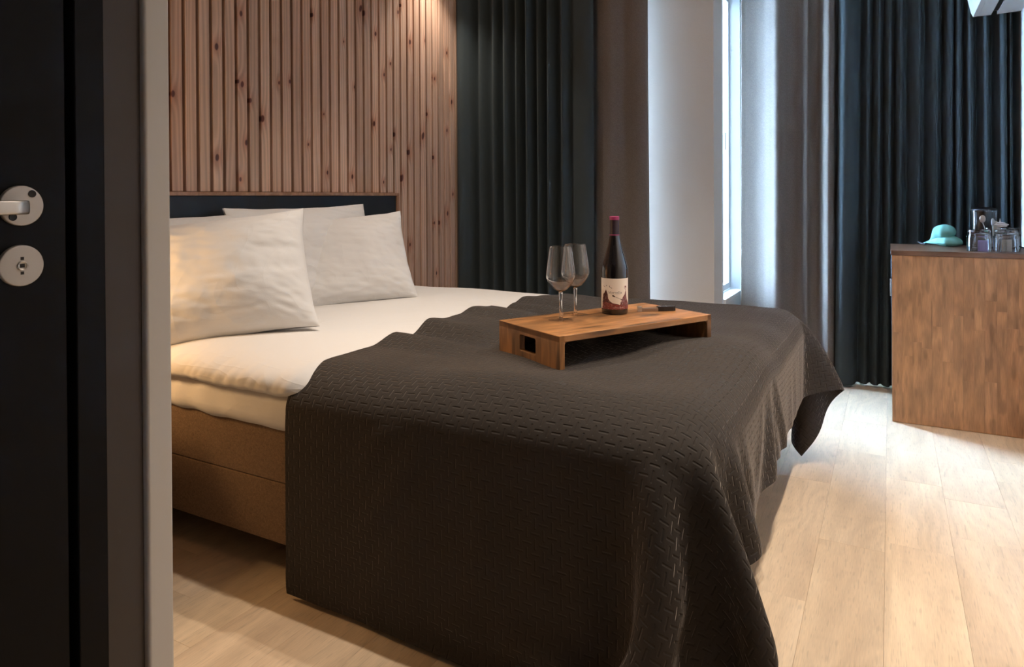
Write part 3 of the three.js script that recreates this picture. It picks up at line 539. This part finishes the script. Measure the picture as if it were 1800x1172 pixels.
// ---------------------------------------------------------------- tray table with bottle, glasses and corkscrew
const TRAY_Y = 0.70;
{
  const c = [-0.725, 1.893], turn = Math.atan2(0.504, 0.265), L = 0.568, Wd = 0.284, hgt = 0.094, th = 0.0175;
  const t = thing('bed_tray', 'wooden bed tray table with short plank legs on the dark bedspread', 'tray', [c[0], TRAY_Y - hgt, c[1]], turn);
  part('table_top', (() => { const g = new RoundedBoxGeometry(L, th, Wd, 3, 0.002); g.translate(0, hgt - th / 2, 0); return boxUV(g); })(), M.tray_wood, t);
  const legShape = (open) => {
    const s = new THREE.Shape(); s.moveTo(-Wd / 2, 0); s.lineTo(Wd / 2, 0); s.lineTo(Wd / 2, hgt - 0.0005); s.lineTo(-Wd / 2, hgt - 0.0005); s.closePath();
    const h = new THREE.Path(), a = 0.037, b0 = 0.027, b1 = 0.070, r = 0.006; h.moveTo(-a + r, b0); h.lineTo(a - r, b0); h.quadraticCurveTo(a, b0, a, b0 + r); h.lineTo(a, b1 - r); h.quadraticCurveTo(a, b1, a - r, b1); h.lineTo(-a + r, b1); h.quadraticCurveTo(-a, b1, -a, b1 - r); h.lineTo(-a, b0 + r); h.quadraticCurveTo(-a, b0, -a + r, b0); if (open) s.holes.push(h); return s;
  };
  part('back_board', (() => { const g = new RoundedBoxGeometry(L - 2 * th, hgt - th, 0.012, 2, 0.001); g.translate(0, (hgt - th) / 2, -Wd / 2 + 0.012); return boxUV(g); })(), M.tray_wood_end, t);
  for (const sx of [-1, 1]) {
    const g = new THREE.ExtrudeGeometry(legShape(sx < 0), { depth: th - 0.003, bevelEnabled: true, bevelSize: 0.0015, bevelThickness: 0.0015, bevelSegments: 2, curveSegments: 6, bevelOffset: -0.0015 });
    g.translate(0, 0, 0.0015); g.rotateY(Math.PI / 2); if (sx > 0) g.translate(L / 2 - th, 0, 0); else g.translate(-L / 2, 0, 0);
    part('leg', boxUV(g), M.tray_wood_end, t);
    const fs = new THREE.Shape(); const r = 0.012; fs.moveTo(0, 0); fs.lineTo(0, -r); fs.quadraticCurveTo(0.001, -0.001, r, 0); fs.closePath();
    const fg = new THREE.ExtrudeGeometry(fs, { depth: Wd - 0.004, bevelEnabled: false, curveSegments: 8 }); fg.translate(-L / 2 + th - 0.0005, hgt - th + 0.0005, -Wd / 2 + 0.002); if (sx > 0) fg.rotateY(Math.PI);
    part('corner_fillet', boxUV(fg), M.tray_wood_end, t);
  }
}
{
  const b = thing('wine_bottle', 'dark red wine bottle with pink-topped capsule and illustrated label on the tray', 'bottle', [-0.731, TRAY_Y, 1.972], 0.50); b.scale.setScalar(0.975);
  const glass = [[0, 0.004], [0.02, 0.003], [0.034, 0], [0.038, 0.001], [0.0402, 0.004], [0.0406, 0.012], [0.0406, 0.132], [0.0400, 0.140], [0.0378, 0.150], [0.0340, 0.163], [0.0297, 0.178], [0.0255, 0.193], [0.0215, 0.207], [0.0182, 0.221], [0.0158, 0.234], [0.0146, 0.245], [0.0140, 0.262], [0.0138, 0.290]];
  part('glass_body', lathe(glass, 64), M.bottle_glass, b);
  part('capsule', lathe([[0.0153, 0.240], [0.0150, 0.2405], [0.01485, 0.248], [0.0145, 0.262], [0.0143, 0.286], [0.0143, 0.2885]].map(([r, y]) => [r, y]), 48), M.capsule, b);
  part('capsule_band', lathe([[0.0153, 0.2415], [0.0155, 0.2418], [0.0153, 0.2440], [0.01505, 0.2442]], 48), M.capsule_pink, b);
  part('capsule_top', lathe([[0.0145, 0.2885], [0.0149, 0.289], [0.0149, 0.2985], [0.0142, 0.300], [0, 0.300]], 48), M.capsule_pink, b);
  const W = 1024, Hh = 768, cv = document.createElement('canvas'); cv.width = W; cv.height = Hh; const x = cv.getContext('2d'), R = rng(9);
  x.fillStyle = '#e6dacb'; x.fillRect(0, 0, W, Hh);
  for (let i = 0; i < 900; i++) { x.fillStyle = `rgba(${150 + R() * 60},${130 + R() * 60},${115 + R() * 50},0.06)`; x.fillRect(R() * W, R() * Hh, 3 + R() * 9, 2); }
  const blob = (pts, fill) => { x.fillStyle = fill; x.beginPath(); pts.forEach(([a, c], i) => (i ? x.lineTo(a, c) : x.moveTo(a, c))); x.closePath(); x.fill(); };
  blob([[150, 520], [175, 400], [215, 370], [235, 330], [262, 280], [290, 330], [312, 400], [322, 500], [360, 560], [420, 610], [500, 625], [560, 640], [600, 768], [130, 768]], '#4a2018');
  blob([[560, 768], [590, 640], [620, 560], [650, 480], [690, 420], [712, 400], [735, 330], [748, 300], [762, 330], [768, 430], [792, 520], [830, 590], [880, 640], [900, 768]], '#6d4443');
  blob([[120, 768], [150, 640], [260, 590], [360, 610], [470, 640], [560, 650], [700, 690], [900, 660], [900, 768]], '#7a342a');
  x.lineWidth = 9; x.strokeStyle = '#8a5555'; x.beginPath(); x.ellipse(735, 225, 30, 42, 0.2, 0, 7); x.stroke(); x.fillStyle = '#6d3838'; x.beginPath(); x.arc(740, 215, 20, 0, 7); x.fill(); x.lineWidth = 14; x.beginPath(); x.moveTo(752, 262); x.lineTo(748, 330); x.stroke();
  x.strokeStyle = '#3e3428'; x.lineWidth = 8; x.beginPath(); x.moveTo(640, 530); x.lineTo(450, 435); x.stroke(); blob([[470, 460], [420, 440], [415, 405], [455, 415], [480, 440]], '#3e3428');
  for (const [a, c, w, hh2, cc] of [[215, 205, 60, 10, '#9b5548'], [280, 180, 16, 26, '#4a2a28'], [355, 190, 14, 20, '#3b2b26'], [370, 215, 50, 9, '#4d4438'], [400, 235, 20, 14, '#574b40']]) { x.save(); x.translate(a, c); x.rotate(0.5); x.fillStyle = cc; x.fillRect(-w / 2, -hh2 / 2, w, hh2); x.restore(); }
  for (let i = 0; i < 520; i++) { const a = 130 + R() * 760, c = 430 + R() * 338; const px = x.getImageData(Math.floor(a), Math.floor(c), 1, 1).data; if (px[0] > 190) continue; x.fillStyle = ['rgba(214,190,180,0.5)', 'rgba(150,40,36,0.55)', 'rgba(40,14,12,0.6)', 'rgba(190,120,110,0.45)', 'rgba(120,80,90,0.5)'][Math.floor(R() * 5)]; x.beginPath(); x.ellipse(a, c, 4 + R() * 14, 3 + R() * 9, R() * 3, 0, 7); x.fill(); }
  x.fillStyle = '#4b443c'; x.font = '74px serif'; x.textAlign = 'center'; x.fillText('Maroslla', 480, 372); x.fillStyle = '#9a8f84'; x.font = '22px serif'; x.fillText('vino tinto de la tierra', 490, 405);
  x.fillStyle = '#e2c8bd'; x.font = '30px serif'; x.fillText('cosecha y crianza', 560, 735);
  const tex = new THREE.CanvasTexture(cv); tex.colorSpace = THREE.SRGBColorSpace; tex.magFilter = THREE.LinearFilter;
  const lg = new THREE.CylinderGeometry(0.04085, 0.04085, 0.094, 64, 1, true, -1.75, 3.5); lg.translate(0, 0.064, 0);
  part('label', lg, new THREE.MeshPhysicalMaterial({ name: 'bottle_label', map: tex, roughness: 0.7 }), b);
}
{
  const bowl = [[0.0045, 0.0835], [0.010, 0.0845], [0.018, 0.089], [0.028, 0.0985], [0.036, 0.110], [0.0405, 0.121], [0.0418, 0.130], [0.0410, 0.140], [0.0385, 0.160], [0.0355, 0.180], [0.0325, 0.200], [0.0305, 0.2115]];
  const inner = bowl.slice(1).map(([r, y]) => [r - 0.0011, y + (y < 0.1 ? 0.002 : 0.0004)]).reverse();
  const mk = (label, pos) => {
    const g = thing('wine_glass', label, 'wine glass', pos);
    part('bowl', lathe([[0, 0.0832], ...bowl, ...inner, [0, 0.0866]], 72), M.glass, g);
    part('stem', lathe([[0.0090, 0.0035], [0.0060, 0.006], [0.0045, 0.012], [0.0040, 0.030], [0.0042, 0.055], [0.0050, 0.072], [0.0062, 0.080], [0.0046, 0.0828], [0, 0.0829]], 32), M.glass, g);
    part('foot', lathe([[0.0358, 0.0004], [0.0365, 0.0010], [0.0365, 0.0019], [0.030, 0.0028], [0.018, 0.0035], [0.0085, 0.0045]], 48), M.glass_thin, g);
    return g;
  };
  mk('empty stemmed wine glass standing in front, nearer the tray edge', [-0.822, TRAY_Y, 1.781]);
  mk('empty stemmed wine glass standing behind, closer to the bottle', [-0.822, TRAY_Y, 1.884]);
}
{
  const k = thing('corkscrew', 'folded waiter corkscrew with dark handle lying on the tray', 'corkscrew', [-0.63, TRAY_Y, 2.064], 0.55 + 0.06);
  const bar = (pts, w, h) => { const s = new THREE.Shape(); pts.forEach(([a, c], i) => (i ? s.lineTo(a, c) : s.moveTo(a, c))); s.closePath(); const g = new THREE.ExtrudeGeometry(s, { depth: h, bevelEnabled: true, bevelSize: 0.0012, bevelThickness: 0.0012, bevelSegments: 2 }); g.rotateX(-Math.PI / 2); return g; };
  const h = bar([[0.004, -0.007], [0.020, -0.0085], [0.050, -0.007], [0.058, -0.003], [0.058, 0.004], [0.050, 0.007], [0.020, 0.005], [0.004, 0.006]], 0, 0.012); h.translate(0, 0.0014, 0); part('handle', h, M.black_plastic, k);
  const l = bar([[-0.050, -0.006], [0.006, -0.007], [0.006, 0.004], [-0.050, 0.003]], 0, 0.008); l.translate(0, 0.0014, 0); part('lever', l, M.corkscrew_metal, k);
  const e = bar([[-0.060, -0.007], [-0.049, -0.008], [-0.047, 0.005], [-0.058, 0.006]], 0, 0.013); e.translate(0, 0.0014, 0); part('pivot_end', e, M.steel, k);
  const g1 = merged(box(0.010, 0.013, 0.0135, 0.0150, -0.006, 0.006), box(0.030, 0.033, 0.0135, 0.0150, -0.006, 0.006)); part('rivet', g1, M.steel, k);
}

// ---------------------------------------------------------------- curtains
function curtain(name, label, fold, y0, y1, mat, seed, bottomShift = () => [0, 0], hemH = 0) {
  const t = thing(name, label, 'curtain', [0, 0, 0]);
  const c = new THREE.CatmullRomCurve3(fold.map(([x, d]) => new THREE.Vector3(x, 0, -d)), false, 'centripetal'), n = fold.length * 10, rows = 40;
  const base = c.getPoints(n);
  const P = (i, j) => {
    const v = i / (rows - 1), y = lerp(y1, y0, v), p = base[j], s = bottomShift(j / n, v), wob = 0.006 * N3(j / n * fold.length * 0.25 + seed, v * 1.2, seed) * smooth(0, 0.35, v);
    return [p.x + s[0] + wob, y, p.z - s[1] + wob * 0.8];
  };
  part('cloth', sheet(rows, n + 1, P, (i, j) => [j / n * fold.length * 0.06, i / (rows - 1) * (y1 - y0)], 0.003), mat, t);
  if (hemH) {
    const q = 6, y2 = y0 + hemH;
    const PH = (i, j) => { const y = lerp(y2, y0, i / (q - 1)), v = (y1 - y) / (y1 - y0), fi = v * (rows - 1), a = Math.min(Math.floor(fi), rows - 2), f = fi - a, A = P(a, j), B2 = P(a + 1, j); return [lerp(A[0], B2[0], f), y, lerp(A[2], B2[2], f) + 0.0012]; };
    part('hem', sheet(q, n + 1, PH, (i, j) => [j / n * fold.length * 0.06, i / (q - 1) * hemH], 0.0035), mat, t);
  }
  return t;
}
{
  const R = rng(77);
  // black curtain at the left window
  let f = [[-2.352, 3.60], [-2.335, 3.555], [-2.305, 3.56]], x = -2.28, s = 1;
  while (x < -1.64) { const a = 0.030 + 0.016 * R(); f.push([x, 3.635 - s * a]); x += 0.032 + 0.020 * R(); s = -s; }
  f.push([-1.615, 3.655], [-1.585, 3.625], [-1.545, 3.615], [-1.505, 3.612], [-1.480, 3.620], [-1.467, 3.632]);
  curtain('curtain', 'black blackout curtain hanging beside the slatted pine wall', f, 0.03, CEIL - 0.03, M.curtain_dark, 2.2, (u, v) => [0, 0], 0.12);
  // taupe curtain at the left window, lit by the lamps
  f = [[-1.80, 3.72], [-1.70, 3.715], [-1.60, 3.72], [-1.50, 3.695], [-1.455, 3.668], [-1.415, 3.650], [-1.375, 3.640], [-1.335, 3.652], [-1.295, 3.662], [-1.255, 3.648], [-1.215, 3.640], [-1.180, 3.645], [-1.165, 3.652], [-1.163, 3.668]];
  curtain('curtain', 'taupe curtain at the left of the white wall pier', f, 0.03, CEIL - 0.03, M.curtain_taupe, 4.4, (u, v) => [0.012 * v * smooth(0.5, 1, u), 0], 0.12);
  // taupe curtain in the bay, catching daylight
  f = [[-0.770, 4.335], [-0.785, 4.305], [-0.758, 4.310], [-0.70, 4.308], [-0.655, 4.288], [-0.610, 4.246], [-0.576, 4.220], [-0.550, 4.224], [-0.522, 4.262], [-0.480, 4.292], [-0.440, 4.282], [-0.410, 4.250], [-0.392, 4.280], [-0.360, 4.298], [-0.335, 4.280], [-0.318, 4.225], [-0.295, 4.200], [-0.272, 4.225], [-0.262, 4.30], [-0.225, 4.335]];
  curtain('curtain', 'taupe curtain right of the bright window, lit blue-white by daylight', f, 0.012, CEIL - 0.03, M.curtain_taupe, 7.7, (u, v) => [-0.010 * v, -0.03 * v * smooth(0.6, 0.8, u)], 0.12);
  // teal curtain across the bay to the right wall
  const ridges = [-0.104, -0.051, 0.0, 0.052, 0.134, 0.214, 0.276, 0.311, 0.358, 0.424, 0.492];
  f = [[-0.205, 4.310], [-0.235, 4.255], [-0.243, 4.215], [-0.215, 4.190], [-0.180, 4.195], [-0.150, 4.225], [-0.135, 4.300]];
  const plane = (x) => lerp(4.292, 4.205, clamp((x + 0.15) / 0.68, 0, 1));
  ridges.forEach((rx, i) => { const nx = ridges[i + 1] ?? 0.53, w = nx - rx, q = plane(rx) - 0.006 * R(); f.push([rx - 0.010, q - 0.010], [rx + 0.002, q - 0.022], [rx + 0.012, q - 0.014], [rx + 0.016, q + 0.016], [rx + 0.019 + 0.12 * w, q + 0.030 + 0.010 * R()]); if (w > 0.05) f.push([rx + 0.62 * w, plane(rx + 0.6 * w) + 0.010]); });
  f.push([0.520, 4.185], [0.532, 4.205], [0.534, 4.30], [0.532, 4.45], [0.528, 4.585]);
  curtain('curtain', 'dark teal curtain hanging behind the dresser', f, 0.015, CEIL - 0.03, M.curtain_dark, 10.1, (u, v) => [lerp(-0.030, 0.012, u) * v, -0.02 * v * (1 - u)], 0.12);
}

// ---------------------------------------------------------------- dresser at the right wall
{
  const T = 0.797, d0 = 3.652, d1 = 4.165, x0 = 0.004, x1 = WX - 0.002, t = thing('dresser', 'brown solid wood dresser with built-in minibar under the teal curtain', 'dresser', [0, 0, 0]);
  part('worktop', box(x0 - 0.003, x1, T - 0.022, T, d0 - 0.004, d1, 0.002), M.worktop, t);
  part('carcass', box(x0 + 0.03, x1 - 0.002, 0.03, T - 0.0225, d0 + 0.02, d1 - 0.01), M.fridge_dark, t);
  const sp = part('side_panel', box(x0 + 0.004, x1 - 0.001, 0.004, T - 0.0225, d0 + 0.006, d0 + 0.0195), M.backing, t), R = rng(31);
  for (let c = 0, xa = x0 + 0.003; xa < 0.527; c++) {
    const w = [0.0395, 0.043, 0.036, 0.041][c % 4], xb = Math.min(xa + w, 0.530); let y = 0.002 - R() * 0.28;
    while (y < T - 0.03) {
      const len = 0.32 + R() * 0.34, a = Math.max(y, 0.002); let b = Math.min(y + len, T - 0.0228);
      if (b < T - 0.0228 && T - 0.0228 - b < 0.03) b = T - 0.0228;
      if (b - a > 0.004) { const g = box(xa, xb - 0.0003, a, b - 0.0003, d0, d0 + 0.0062 + R() * 0.0001), uv = g.attributes.uv.array, ox = R(), oy = R(); for (let i = 0; i < uv.length; i += 2) { uv[i] = uv[i] / 0.6 + ox; uv[i + 1] = uv[i + 1] / 0.6 + oy; } part('stave', g, STAVES[Math.floor(R() * 6)], sp); }
      y = Math.max(y + len, b);
    }
    xa = xb;
  }
  part('back_upright', merged(box(0.5305, x1 - 0.001, 0.125, T - 0.023, d0 + 0.004, d0 + 0.0195), box(0.5305, x1 - 0.001, 0.002, 0.1245, d0 - 0.001, d0 + 0.0195)), STAVES[3], sp);
  const fd = part('minibar_door', box(x0 - 0.001, x0 + 0.024, 0.16, T - 0.026, d0 + 0.021, d1 - 0.012, 0.004), M.fridge_dark, t);
  part('gasket', box(x0 + 0.0015, x0 + 0.0045, 0.16, 0.66, d0 + 0.0195, d0 + 0.0212), M.rubber_grey, fd);
  part('handle', box(x0 - 0.006, x0 + 0.001, 0.58, 0.66, d0 + 0.03, d0 + 0.05, 0.002), M.rubber_grey, fd);

  // turquoise cloth bundle
  const e = thing('cloth_pouch', 'turquoise rounded cloth pouches in two folded lobes on dresser', 'pouch', [0.228, T, 4.06], -0.52);
  const lobe = (cx, cy, rx, ry, rz, tilt, tail, under, sink) => { const g = new THREE.SphereGeometry(1, 48, 32), p = g.attributes.position; for (let i = 0; i < p.count; i++) { let [a, b, c] = [p.getX(i), p.getY(i), p.getZ(i)]; const k = smooth(-0.55, -1, a); b = b < 0 ? b * under : b; b *= 1 - 0.75 * k; c *= 1 - 0.75 * k; let xx = a * rx - k * tail, yy = b * ry - k * sink * ry; const s = Math.sin(tilt), q = Math.cos(tilt); p.setXYZ(i, cx + xx * q - yy * s, cy + xx * s + yy * q, c * rz * (1 + 0.05 * Math.sin(a * 9))); } g.computeVertexNormals(); return g; };
  const lo = lobe(0.026, 0.020, 0.066, 0.036, 0.052, -0.03, 0.050, 0.55, 0.3); part('lower_lobe', lo, M.turquoise, e);
  const hi = lobe(0.006, 0.066, 0.056, 0.042, 0.048, 0.20, 0.022, 0.85, 0.75); part('upper_lobe', hi, M.turquoise, e);
  const tb = (pts, r) => new THREE.TubeGeometry(new THREE.CatmullRomCurve3(pts.map((q) => new THREE.Vector3(...q))), 30, r, 8);
  part('cord', tb([[-0.045, 0.045, 0.0], [-0.062, 0.020, 0.006], [-0.085, 0.010, 0.004], [-0.108, 0.008, -0.004]], 0.004), M.turquoise, e);
  part('cord_end', tb([[-0.075, 0.007, 0.010], [-0.098, 0.008, 0.004], [-0.118, 0.014, -0.006]], 0.0055), M.dark_metal, e);

  // clear carafe-like kettle
  const k = thing('glass_carafe', 'dark carafe with clear glass wall behind the upturned tumblers', 'carafe', [0.397, T, 4.03]);
  part('glass_wall', lathe([[0.050, 0.012], [0.054, 0.016], [0.054, 0.180], [0.0525, 0.180], [0.0525, 0.018], [0, 0.016]], 48), M.glass, k);
  part('inner_pot', lathe([[0, 0.02], [0.042, 0.02], [0.042, 0.172], [0, 0.172]], 40), M.black_plastic, k);
  part('lid', lathe([[0.0535, 0.181], [0.0545, 0.184], [0.050, 0.190], [0.030, 0.195], [0, 0.196]], 48), M.black_plastic, k);
  part('base', lathe([[0, 0], [0.056, 0], [0.057, 0.010], [0.050, 0.0125], [0, 0.0125]], 48), M.black_plastic, k);

  // upturned tumblers
  const mk = (label, pos) => { const g = thing('tumbler', label, 'tumbler', pos);
    part('glass_wall', lathe([[0.0455, 0.0005], [0.0472, 0.001], [0.0476, 0.03], [0.0468, 0.062], [0.0486, 0.0645], [0.0484, 0.0685], [0.0440, 0.0715], [0.0425, 0.096], [0.0405, 0.099], [0, 0.099], [0, 0.086], [0.036, 0.085], [0.0405, 0.078], [0.0425, 0.064], [0.0446, 0.058], [0.0452, 0.03], [0.0455, 0.0005]], 56), M.glass, g); return g; };
  mk('upturned clear glass tumbler at the left of the pair on dresser', [0.352, T, 3.748]);
  mk('upturned clear glass tumbler at the right of the pair on dresser', [0.454, T, 3.766]);
  mk('upturned clear tumbler half hidden behind the right tumbler', [0.490, T, 3.985]);
  const cardOf = (label, pos, mat, w, h, turn) => { const c = thing('tea_sachet', label, 'tea sachet', pos, turn); const g = new RoundedBoxGeometry(w, h, 0.006, 2, 0.0025); g.translate(0, h / 2, 0); part('envelope', g, mat, c); const q = new RoundedBoxGeometry(w * 0.98, 0.004, 0.0022, 1, 0.0008); q.translate(0, h + 0.0015, 0); part('crimp', q, mat, c); return c; };
  cardOf('purple tea sachet seen through the left tumbler', [0.378, T, 3.845], M.paper_purple, 0.045, 0.05, -0.35);
  cardOf('beige tea sachet seen through the right tumbler', [0.470, T, 3.862], M.paper_beige, 0.042, 0.056, -0.35);
  // cup with spoons and paper between the tumblers
  const cup = thing('condiment_cup', 'small clear cup holding spoons and paper behind tumblers', 'cup', [0.420, T, 3.90]);
  part('glass_wall', lathe([[0, 0], [0.026, 0], [0.028, 0.002], [0.031, 0.10], [0.029, 0.10], [0.026, 0.004], [0, 0.004]], 40), M.glass, cup);
  const spoon = (label, dx, lean, hgt, twist) => { const s = thing('teaspoon', label, 'spoon', [0.420 + dx, T + 0.006, 3.90], twist, 'teaspoons in the cup');
    const st = tb([[0, 0.0, 0], [lean * 0.4, hgt * 0.45, 0], [lean, hgt, 0]], 0.002); part('stem', st, M.steel, s);
    const b = new THREE.SphereGeometry(1, 24, 16), p = b.attributes.position; for (let i = 0; i < p.count; i++) p.setXYZ(i, p.getX(i) * 0.012 + lean, p.getY(i) * 0.018 + hgt + 0.014, p.getZ(i) * 0.004 + 0.003 * (p.getX(i) ** 2)); b.computeVertexNormals(); part('bowl', b, M.steel, s); };
  spoon('small steel teaspoon leaning left out of the clear cup', -0.006, -0.034, 0.122, 0);
  spoon('small steel teaspoon standing upright in the clear cup', 0.002, -0.006, 0.108, 0.9);
  const sw = (label, dx, lean, len, mat) => { const s = thing('sugar_stick', label, 'sugar stick', [0.420 + dx, T + 0.006, 3.905]); const g = new RoundedBoxGeometry(0.014, len, 0.006, 2, 0.002); g.translate(0, len / 2, 0); part('paper', g, mat, s); s.rotation.z = -lean; return s; };
  sw('pale paper sugar stick upright in the clear cup', 0.004, 0.05, 0.128, M.paper_beige);
  const sc = thing('paper_napkin', 'crumpled white paper tops above the right tumbler', 'paper', [0.452, T + 0.095, 3.905]);
  { const g = new THREE.IcosahedronGeometry(1, 4), p = g.attributes.position; for (let i = 0; i < p.count; i++) { const a = p.getX(i), b = p.getY(i), c = p.getZ(i), q = 1 + 0.5 * N3(a * 2, b * 2, c * 2 + 3) + 0.25 * N3(a * 5, b * 5, c * 5); p.setXYZ(i, a * 0.026 * q, b * 0.012 * q + 0.02, c * 0.014 * q); } g.computeVertexNormals(); part('sheet', g, M.paper_white, sc); const h2 = new THREE.ConeGeometry(0.006, 0.03, 5); h2.translate(-0.004, 0.036, 0); part('tip', h2, M.paper_white, sc); const h3 = new RoundedBoxGeometry(0.016, 0.10, 0.003, 1, 0.001); h3.rotateZ(-0.24); h3.translate(-0.018, -0.026, 0); part('strip', h3, M.paper_white, sc); }
  const cord = thing('power_cord', 'black power cord running off the dresser at the wall', 'cord', [0, 0, 0]);
  part('cable', tb([[0.50, T + 0.012, -3.93], [0.52, T + 0.016, -3.92], [0.54, T + 0.010, -3.90], [0.562, T + 0.004, -3.88]], 0.003), M.black_plastic, cord);
}

// ---------------------------------------------------------------- air conditioner above the dresser
{
  const a = thing('air_conditioner', 'white wall-mounted air conditioner above the dresser', 'air conditioner', [0, 0, 0]);
  const d0 = 3.36, d1 = 4.17, y0 = 1.950, prof = (pts) => { const s = new THREE.Shape(); pts.forEach(([x, y], i) => (i ? s.lineTo(x, y) : s.moveTo(x, y))); s.closePath(); const g = new THREE.ExtrudeGeometry(s, { depth: d1 - d0, bevelEnabled: true, bevelSize: 0.002, bevelThickness: 0.002, bevelSegments: 2 }); g.translate(0, 0, -d1); return boxUV(g); };
  part('body', prof([[WX - 0.004, y0 + 0.006], [0.468, y0 + 0.002], [0.468, y0 + 0.02], [0.44, y0 + 0.02], [0.44, y0 + 0.002], [0.392, y0 + 0.001], [0.392, y0 + 0.27], [WX - 0.004, y0 + 0.28]]), M.white_plastic, a);
  part('front_panel', prof([[0.388, y0 + 0.002], [0.368, y0], [0.360, y0 + 0.02], [0.343, y0 + 0.10], [0.338, y0 + 0.22], [0.355, y0 + 0.268], [0.388, y0 + 0.27]]), M.white_plastic, a);
  part('louver', box(0.4425, 0.4655, y0 + 0.008, y0 + 0.019, d0 + 0.04, d1 - 0.05), M.black_plastic, a);
}

for (const o of scene.children) o.traverse((m) => { if (m.isMesh) m.castShadow = m.receiveShadow = true; });
renderer.render(scene, camera);
